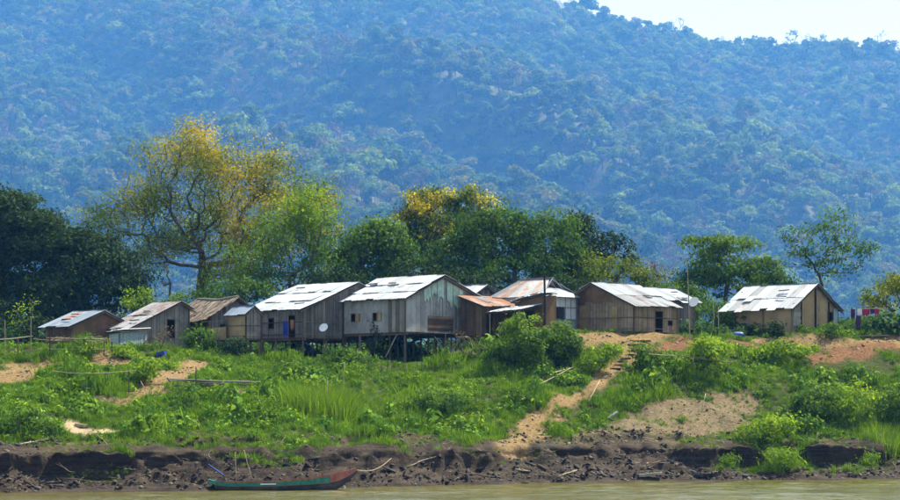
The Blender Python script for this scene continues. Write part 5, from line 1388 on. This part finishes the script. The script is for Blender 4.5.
for side in (-1, 1):
    for i in range(nS):
        f0, f1 = i / nS, (i + 1) / nS
        A_, B_ = bring(f0), bring(f1)
        for j in range(5): mb.face([(p[0], side * p[1], p[2]) for p in (A_[j], B_[j], B_[j + 1], A_[j + 1])], 0.3 + 0.1 * (j % 2) + 0.2 * random.random())
        A2, B2 = bring(f0, -0.05), bring(f1, -0.05)
        for j in range(5): mb.face([(p[0], side * max(p[1], 0.01), p[2] + 0.03) for p in (A2[j], A2[j + 1], B2[j + 1], B2[j])], 0.4)
for i in range(nS):
    f0, f1 = i / nS, (i + 1) / nS; a0, a1 = bring(f0)[0], bring(f1)[0]
    mb.face([(a0[0], -a0[1], a0[2]), (a1[0], -a1[1], a1[2]), (a1[0], a1[1], a1[2]), (a0[0], a0[1], a0[2])], 0.4)
    mb.face([(a0[0], -a0[1], a0[2] + 0.05), (a1[0], -a1[1], a1[2] + 0.05), (a1[0], a1[1], a1[2] + 0.05), (a0[0], a0[1], a0[2] + 0.05)], 0.5)
mb.build('hull', M['boat_hull'], boat)
def strake(name, f0, f1, lo, hi, off, mat):
    mb = MB(); n = max(3, int((f1 - f0) * 34))
    for side in (-1, 1):
        for i in range(n):
            a_, e_ = f0 + (f1 - f0) * i / n, f0 + (f1 - f0) * (i + 1) / n
            A_, B_ = bring(a_, off, lo, hi, 2), bring(e_, off, lo, hi, 2)
            A2, B2 = bring(a_, off - 0.075, lo, hi, 2), bring(e_, off - 0.075, lo, hi, 2)
            s_ = lambda p, dz=0: (p[0], side * max(p[1], 0.005), p[2] + dz)
            mb.face([s_(A_[0]), s_(B_[0]), s_(B_[1]), s_(A_[1])]); mb.face([s_(A_[1]), s_(B_[1]), s_(B2[1]), s_(A2[1])]); mb.face([s_(A_[0]), s_(A2[0]), s_(B2[0]), s_(B_[0])])
            mb.face([s_(A2[0]), s_(A2[1]), s_(B2[1]), s_(B2[0])])
    return mb.build(name, M[mat], boat)
strake('green_strake', 0.0, 0.80, 0.52, 0.92, 0.018, 'boat_green')
strake('red_strake', 0.802, 0.995, 0.50, 0.98, 0.018, 'boat_red')
strake('gunwale', 0.0, 0.995, 0.93, 1.05, 0.03, 'boat_red')
strake('rubbing_strip', 0.0, 0.80, 0.46, 0.515, 0.025, 'boat_in')
x_, w, k_, s_ = bsec(0.0)
mb = MB(); mb.prism([(x_ - 0.03, -w * 0.9, k_ + 0.12), (x_ - 0.03, w * 0.9, k_ + 0.12), (x_ - 0.03, w + 0.03, s_ + 0.06), (x_ - 0.03, -w - 0.03, s_ + 0.06)], (0.06, 0, 0)); mb.build('transom', M['boat_green'], boat)
mb = MB(); mb.prism([(x_ - 0.42, -0.26, s_ + 0.10), (x_ - 0.42, 0.26, s_ + 0.10), (x_ + 0.1, 0.5, s_ - 0.02), (x_ + 0.1, -0.5, s_ - 0.02)], (0, 0, -0.2)); mb.build('stern_board', M['boat_green'], boat)
for f in (0.14, 0.3, 0.46, 0.62, 0.76):
    x_, w, k_, s_ = bsec(f); mb = MB(); mb.bar((x_, -w - 0.01, s_ - 0.06), (x_, w + 0.01, s_ - 0.06), 0.22, 0.04, t=random.random()); mb.build('thwart', M['boat_in'], boat)
mb = MB()
for i in range(14):
    f0, f1 = 0.84 + 0.15 * i / 14, 0.84 + 0.15 * (i + 1) / 14
    a_, e_ = bsec(f0), bsec(f1); mb.face([(a_[0], -a_[1], a_[3] - 0.03), (e_[0], -e_[1], e_[3] - 0.03), (e_[0], e_[1], e_[3] - 0.03), (a_[0], a_[1], a_[3] - 0.03)])
mb.build('foredeck', M['boat_red'], boat)
for f in (0.86, 0.93):
    x_, w, k_, s_ = bsec(f); mb = MB(); mb.tube([(x_, 0, s_ - 0.05), (x_, 0, s_ + 0.16)], 0.03, 6); mb.build('mooring_post', M['boat_red'], boat)
mb = MB(); mb.bar((-1.55, -0.66, 0.34), (-0.65, -0.68, 0.345), 0.02, 0.07); mb.build('white_mark', M['cloth_white'], boat)
# poles standing at the boat, blue engine tail, mooring rope
for (a, b_, r, mt, lab, dy) in (((236, 480), (235.5, 452), 0.022, 'bamboo', 'short upright bamboo pole at the stern of the boat', 0.3), ((252, 479), (244, 450), 0.024, 'bamboo', 'middle bamboo pole leaning left from the boat', 0.25),
                                ((257, 479), (285, 437), 0.03, 'post', 'long dark pole leaning right from the boat against the bank', 0.9)):
    A_ = pix(a[0], a[1], Yb + 0.05); B_ = pix(b_[0], b_[1], Yb + 0.05 + dy); A_[2] = max(A_[2], 0.12)
    stick('boat_pole', lab, 'pole', A_, B_, r, mt, 'poles standing in the boat', 0.0, 0.02, parts=False)
A_ = pix(223, 475, Yb + 0.4); B_ = pix(208.5, 464.5, Yb + 0.2)
tl = thing('boat_engine_tail', 'blue engine shaft sticking up behind the stern of the boat', 'engine', A_)
mb = MB(); mb.tube([(0, 0, 0), (B_ - A_) * 0.55, B_ - A_], [0.055, 0.05, 0.03], 8); mb.build('tail_tube', M['blue'], tl)
mb = MB(); d_ = unit(B_ - A_)
for k in range(2): mb.prism([B_ - A_ + d_ * 0.02 + np.array(q) * (1 if k else -1) for q in ((0, 0, 0), (0.05, 0.02, 0.12), (-0.03, -0.02, 0.14))], (0.015, 0.02, 0.0))
mb.build('propeller', M['dark'], tl)
mb = MB(); mb.tube([(0, 0, 0), (0.12, 0.0, -0.28), (0.1, 0.02, -0.5)], [0.04, 0.035, 0.03], 6); mb.build('bracket', M['dark'], tl)
A_ = pix(357, 470, Yb - 0.3); E_r = hit(392, 458)
rp = thing('mooring_rope', 'mooring rope from the red bow up to the bank', 'rope', A_)
mb = MB(); mb.tube([np.array([0, 0, 0]) + (E_r - A_) * f + np.array([0, 0, -0.35 * sin(pi * f)]) for f in np.linspace(0, 1, 9)], 0.018, 5); mb.build('rope_line', M['bamboo'], rp)

# ------------------------------------------------------------------ fences, rails, steps
def up_post(root, px, py, top, r=0.04, mat='post', dx=0.0, name='post'):
    c = hit(px, py); h = (py - top) * c[1] / F; o = np.array(root.location)
    mb = MB(); mb.tube([c - o + [0, 0, -0.3], c - o + [dx * 0.5, 0, h * 0.5], c - o + [dx, 0, h]], [r * 1.1, r, r * 0.85], 6, random.random()); mb.build(name, M[mat], root)
    return c + np.array([dx, 0, h])
def rail(root, p, q, r=0.03, mat='bamboo', name='rail'):
    o = np.array(root.location); mb = MB(); m_ = (p + q) / 2 - o + np.array([0, 0, -0.04]); mb.tube([p - o, m_, q - o], [r, r, r * 0.85], 5, random.random()); mb.build(name, M[mat], root)
fn = thing('bamboo_fence', 'rough bamboo post and rail fence with brushwood at far left', 'fence', hit(55, 358))
tops = {}
for px, py, tp in ((5, 359, 320), (18, 359, 338), (31, 358, 318), (50, 357, 336), (63, 357, 340), (91, 357, 338), (104, 356, 340), (112, 357, 339)): tops[px] = up_post(fn, px, py, tp, 0.045, 'bamboo' if px < 40 else 'post')
zc = hit(31, 358)[1]
rail(fn, pix(-8, 340, tops[5][1]), pix(33, 336, tops[31][1])); rail(fn, pix(33, 339, tops[31][1]), pix(70, 341, tops[63][1])); rail(fn, pix(46, 338, tops[50][1]), pix(115, 339, tops[112][1]), 0.045)
rail(fn, pix(48, 349, tops[50][1]), pix(114, 349, tops[112][1]), 0.03)
rng = np.random.default_rng(12)
for i in range(26):
    a_ = rng.uniform(46, 104); rail(fn, pix(a_, 338 + rng.uniform(-1.5, 3), tops[91][1] + rng.uniform(-0.3, 0.4)), pix(a_ + rng.uniform(8, 18), 339 + rng.uniform(-3, 4), tops[91][1] + rng.uniform(-0.3, 0.6)), 0.022, random.choice(['bamboo', 'post']), 'brushwood')
f2 = thing('pole_rail', 'wobbly wooden pole rail on the slope below the left spoil heap', 'rail', hit(100, 396))
tp = [up_post(f2, *q, 0.035) for q in ((82, 395, 380), (86, 397, 374), (102, 394, 379), (108, 388, 375), (129, 394, 372))]
rail(f2, pix(52, 371, tp[0][1] + 0.6), tp[1]); rail(f2, tp[1], pix(136, 370.5, tp[4][1])); rail(f2, pix(84, 388, tp[1][1]), pix(104, 388, tp[2][1]), 0.025)
stick('leaning_pole', 'short pole leaning at the foot of the left dirt track', 'pole', (150, 401), hit(150, 401) + np.array([-0.65, 0.1, 1.3]), 0.03, parts=False)
lg = thing('log_rack', 'stack of long dark poles lying on short posts in the slope', 'logs', hit(220, 390))
tp = [up_post(lg, *q, 0.045) for q in ((177, 391, 382), (196, 398, 367), (245, 391, 382), (274, 394, 376))]
yk = tp[0][1]
for a, b_, dy, r in (((168, 379), (272, 382.5), 0, 0.06), ((173, 386), (236, 384.5), -0.15, 0.05), ((168, 380.5), (250, 381), 0.3, 0.055), ((200, 383), (274, 385), 0.12, 0.05), ((167, 378), (178, 389), -0.25, 0.06)):
    rail(lg, pix(*a, yk + dy), pix(*b_, yk + dy + 0.3), r, random.choice(['post', 'plank_grey']), 'log')
for px, py, tp_, lab in ((327, 420, 381, 'tall thin pole standing in front of the reed clump'), (344, 404, 364, 'tall thin pole standing behind the reed clump')):
    c = hit(px, py); stick('standing_pole', lab, 'pole', c - [0, 0, 0.3], c + np.array([0.05, 0, (py - tp_) * c[1] / F]), 0.03, 'bamboo', parts=False)
sf = thing('stake_fence', 'row of short uneven stakes below the largest stilt house', 'fence', hit(412, 374))
rng = np.random.default_rng(13)
for i in range(19):
    px = 368 + i * 4.9 + rng.uniform(-1.2, 1.2); py = 374 + rng.uniform(-1.5, 1.5); up_post(sf, px, py, py - rng.uniform(6, 14), 0.03, random.choice(['post', 'bamboo']), rng.uniform(-0.15, 0.15), 'stake')
p1 = hit(523, 397) + [0, 0, 0.35]; p2 = hit(572, 373) + [0, 0, 0.4]
br = thing('bamboo_handrail', 'bamboo handrail climbing the slope below the rounded bush', 'rail', hit(545, 388))
rail(br, p1, p2, 0.035); rail(br, hit(547, 378) + [0, 0, 0.3], p2 + [0.1, 0, 0.02], 0.03)
for px, py in ((531, 394), (548, 387), (566, 378)): up_post(br, px, py + 2, py - 5, 0.03, 'bamboo')
stick('leaning_pole', 'pale pole lying in the grass right of the long dirt path', 'pole', (589, 406), (600, 385), 0.03, 'bamboo', None, 0.3, parts=False)
wr2 = thing('pole_rail', 'thin pale pole rail propped in front of the bush by the steps', 'rail', hit(690, 374))
t1 = up_post(wr2, 697, 377, 357, 0.035, 'bamboo', -0.35); y_ = t1[1]
rail(wr2, pix(649, 354, y_ - 0.6), pix(680, 355.5, y_ - 0.6), 0.035); rail(wr2, pix(677, 355, y_ - 0.6), pix(731, 362.5, y_ - 0.9), 0.04)
up_post(wr2, 652, 372, 353, 0.028, 'bamboo'); up_post(wr2, 728, 377, 361, 0.028, 'bamboo')
st = thing('dug_steps', 'earth steps with log treads climbing to the brown plank hut', 'steps', hit(627, 360))
o_ = np.array(st.location)
for px, py, w in ((616, 370, 0.75), (619, 366.5, 0.75), (622.5, 363, 0.75), (626, 359.5, 0.75), (629.5, 356, 0.75), (632, 352, 0.75), (637, 346, 1.4), (641, 342, 1.5)):
    c = hit(px, py) - o_; mb = MB()
    mb.bar(c + [-w / 2, 0, 0.06], c + [w / 2, 0.05, 0.07], 0.12, 0.12, t=random.random()); t_ = mb.build('riser_log', M['post'], st)
    mb = MB(); mb.bar(c + [-w / 2, 0.3, 0.10], c + [w / 2, 0.35, 0.11], 0.5, 0.06, t=random.random()); mb.build('tread', M['sandstone'], st)

# ------------------------------------------------------------------ village odds and ends
def dish(label, px, py, Y, r, base_py, aim=(-0.35, -0.8, 0.45)):
    c = pix(px, py, Y); gzv = gz(c[0], c[1]); root = thing('satellite_dish', label, 'dish', (c[0], c[1], gzv))
    a = unit(aim); x = unit(np.cross(a, (0, 0, 1))); y = np.cross(x, a); h = c[2] - gzv; mb = MB(); rings = []
    for i in range(5):
        q = i / 4; rings.append([np.array([0, 0, h]) + a * (0.28 * r * q * q) + (x * cos(t) + y * sin(t)) * r * q * 1.0 for t in np.linspace(0, 2 * pi, 20, endpoint=False)])
    for i in range(4):
        for j in range(20): mb.face([rings[i][j], rings[i][(j + 1) % 20], rings[i + 1][(j + 1) % 20], rings[i + 1][j]])
    mb.build('reflector', M['dish'], root, smooth=True)
    mb = MB(); mb.tube([(0, 0.05, -0.2), (0, 0.05, h)], 0.035, 6); mb.build('pole', M['post'], root)
    mb = MB(); mb.tube([np.array([0, 0, h]) - y * r * 0.9 + a * 0.25 * r, np.array([0, 0, h]) + a * r * 0.9], 0.015, 4); mb.bar(np.array([0, 0, h]) + a * r * 0.85, np.array([0, 0, h]) + a * r * 1.0, 0.07); mb.build('feed_arm', M['dish'], root)
dish('white satellite dish beside the grey plank stilt house', 324, 328, 180.0, 0.36, 345)
dish('white satellite dish on the pole right of the brown plank hut', 694.5, 302.5, 182.5, 0.42, 333, (-0.5, -0.7, 0.4))
p_ = pix(690, 334, 182.3); ma = thing('thin_mast', 'tall thin mast beside the dish of the brown plank hut', 'mast', (p_[0], p_[1], gz(p_[0], p_[1])))
tp = pix(687, 262, 182.3)[2] - gz(p_[0], p_[1]); mb = MB(); mb.tube([(0, 0, -0.3), (-0.1, 0, tp * 0.5), (-0.22, 0, tp)], [0.05, 0.04, 0.025], 6); mb.build('shaft', M['bamboo'], ma)
mb = MB(); mb.bar((-0.5, 0, tp - 0.12), (0.06, 0, tp - 0.1), 0.03); mb.build('crossbar', M['bamboo'], ma)
for px, tp_, lab in ((713, 296, 'bamboo stake left of the rightmost hut, taller of two'), (718, 305, 'bamboo stake left of the rightmost hut, shorter of two')):
    c = pix(px, 334, 187); c[2] = gz(c[0], c[1]); stick('standing_pole', lab, 'pole', c - [0, 0, 0.2], c + np.array([0.04, 0, (334 - tp_) * 0.08]), 0.03, 'bamboo', parts=False)
# barrel
c = pix(738, 333, 185.6); c[2] = gz(c[0], c[1]); br = thing('blue_barrel', 'blue plastic barrel lying left of the rightmost hut', 'barrel', c)
mb = MB(); xs = np.linspace(-0.42, 0.42, 9); mb.tube([(q, 0.1 * q, 0.27) for q in xs], [0.22, 0.26, 0.27, 0.285, 0.27, 0.285, 0.27, 0.26, 0.22], 14); mb.build('drum', M['blue'], br, smooth=True)
mb = MB(); mb.tube([(0.42, 0.042, 0.40), (0.46, 0.046, 0.40)], 0.04, 8); mb.build('cap', M['dark'], br)
# hanging cloths
def cloth(name, label, cat, px, py, Y, w, h, mat, rz=0.0, group=None):
    c = pix(px, py, Y); root = thing(name, label, cat, c, group); mb = MB(); n, m_ = 8, 5
    P_ = [[np.array([(-0.5 + i / n) * w * cos(rz), (-0.5 + i / n) * w * sin(rz) + 0.05 * sin(i * 1.7) * (j / m_) , -h * j / m_ * (1 + 0.22 * sin(i * 1.9 + px)) + 0.03 * sin(i * 2.1 + j)]) for i in range(n + 1)] for j in range(m_ + 1)]
    for j in range(m_):
        for i in range(n): mb.prism([P_[j][i], P_[j][i + 1], P_[j + 1][i + 1], P_[j + 1][i]], (0, 0.012, 0))
    mb.build('fabric', M[mat], root); mb = MB(); mb.bar(P_[0][0] + [0, 0, 0.02], P_[0][-1] + [0, 0, 0.02], 0.03); mb.build('hem', M[mat], root)
cloth('curtain', 'bright blue cloth hanging at the stilt house doorway', 'cloth', 285.5, 321.5, 180.0, 0.42, 1.15, 'cloth_blue', 0.5)
cloth('hanging_cloth', 'rust coloured cloth hanging inside the stilt house doorway', 'cloth', 292, 320, 180.45, 0.3, 0.7, 'cloth_orange', 0.5)
cl = thing('clothesline', 'clothesline pole strung between posts right of the rightmost hut', 'clothesline', pix(862, 334, 187.5))
o_ = np.array(cl.location)
for px in (852, 857, 886):
    a_ = pix(px, 336, 187.5); a_[2] = gz(a_[0], a_[1]) - 0.2; mb = MB(); mb.tube([a_ - o_, pix(px, 307.5, 187.5) - o_], 0.035, 6); mb.build('post', M['post'], cl)
mb = MB(); mb.tube([pix(846, 309.5, 187.5) - o_, pix(888, 308, 187.5) - o_], 0.025, 6); mb.build('line_pole', M['bamboo'], cl)
GC = 'laundry on the clothesline'
for px, w, h, mt, lab in ((853, 0.35, 0.75, 'cloth_purple', 'dark purple garment hanging nearest the rightmost hut'), (859.5, 0.36, 0.42, 'cloth_white', 'white garment hanging on the clothesline'),
                          (866, 0.6, 0.52, 'cloth_red', 'wide crimson garment hanging in the middle of the clothesline'), (872.5, 0.36, 0.36, 'cloth_purple', 'small dark garment hanging on the clothesline between red ones'),
                          (877, 0.4, 0.42, 'cloth_red', 'small crimson garment hanging at the right end of the clothesline')):
    cloth('laundry', lab, 'laundry', px, 309.3, 187.45, w, h, mt, 0.05, GC)
cloth('hanging_cloth', 'dark cloth draped on a post below the laundry', 'cloth', 858.5, 316, 187.2, 0.42, 1.0, 'cloth_purple', 0.1)
for i, (px, py, w, mt, lab) in enumerate(((846, 336, 1.6, 'plank_pale', 'pale planks on the ground under the laundry, left pile'), (862, 336, 1.5, 'plank_grey', 'grey planks on the ground under the laundry, middle pile'),
                                          (880, 335, 1.4, 'plank_pale', 'pale planks on the ground under the laundry, right pile'), (838, 334.5, 0.7, 'plank_brown', 'brown boards lying before the door of the rightmost hut'))):
    c = pix(px, py, 186.2); c[2] = gz(c[0], c[1]); root = thing('plank_pile', lab, 'planks', c, 'planks lying by the rightmost hut')
    for k in range(4):
        mb = MB(); mb.bar((-w / 2 + 0.1 * k, -0.25 + 0.16 * k, 0.06 + 0.05 * (k % 2)), (w / 2 - 0.12 * (k % 3), -0.2 + 0.15 * k, 0.1 + 0.05 * (k % 2)), 0.15, 0.05, t=random.random()); mb.build('plank', M[mt], root)
c = pix(851, 334, 187.0); c[2] = gz(c[0], c[1]); bk = thing('red_basin', 'red plastic basin on the ground under the laundry', 'basin', c)
mb = MB(); ring = [0.20, 0.24, 0.28, 0.30]; mb.tube([(0, 0, 0.02 + 0.07 * i) for i in range(4)], ring, 14); mb.build('bowl', M['cloth_red'], bk, smooth=True)
mb = MB(); mb.tube([(0.3 * cos(t), 0.3 * sin(t), 0.24) for t in np.linspace(0, 2 * pi, 15)], 0.018, 5); mb.build('rim', M['cloth_red'], bk)
# ------------------------------------------------------------------ haze
def haze():
    mb = MB()
    mb.prism([(-2600, -80, -6), (2600, -80, -6), (2600, 6400, -6), (-2600, 6400, -6)], (0, 0, 1300))
    m, t, o = newmat('haze_air')
    pv = t.nodes.new('ShaderNodeVolumePrincipled')
    pv.inputs['Color'].default_value = (*HAZE_COLOR, 1)
    pv.inputs['Density'].default_value = HAZE_DENSITY
    pv.inputs['Anisotropy'].default_value = 0.0
    pv.inputs['Absorption Color'].default_value = (1, 1, 1, 1)
    t.links.new(pv.outputs[0], o.inputs['Volume'])
    h = mb.build('haze', m)
    tag(h, kind='stuff')
haze()
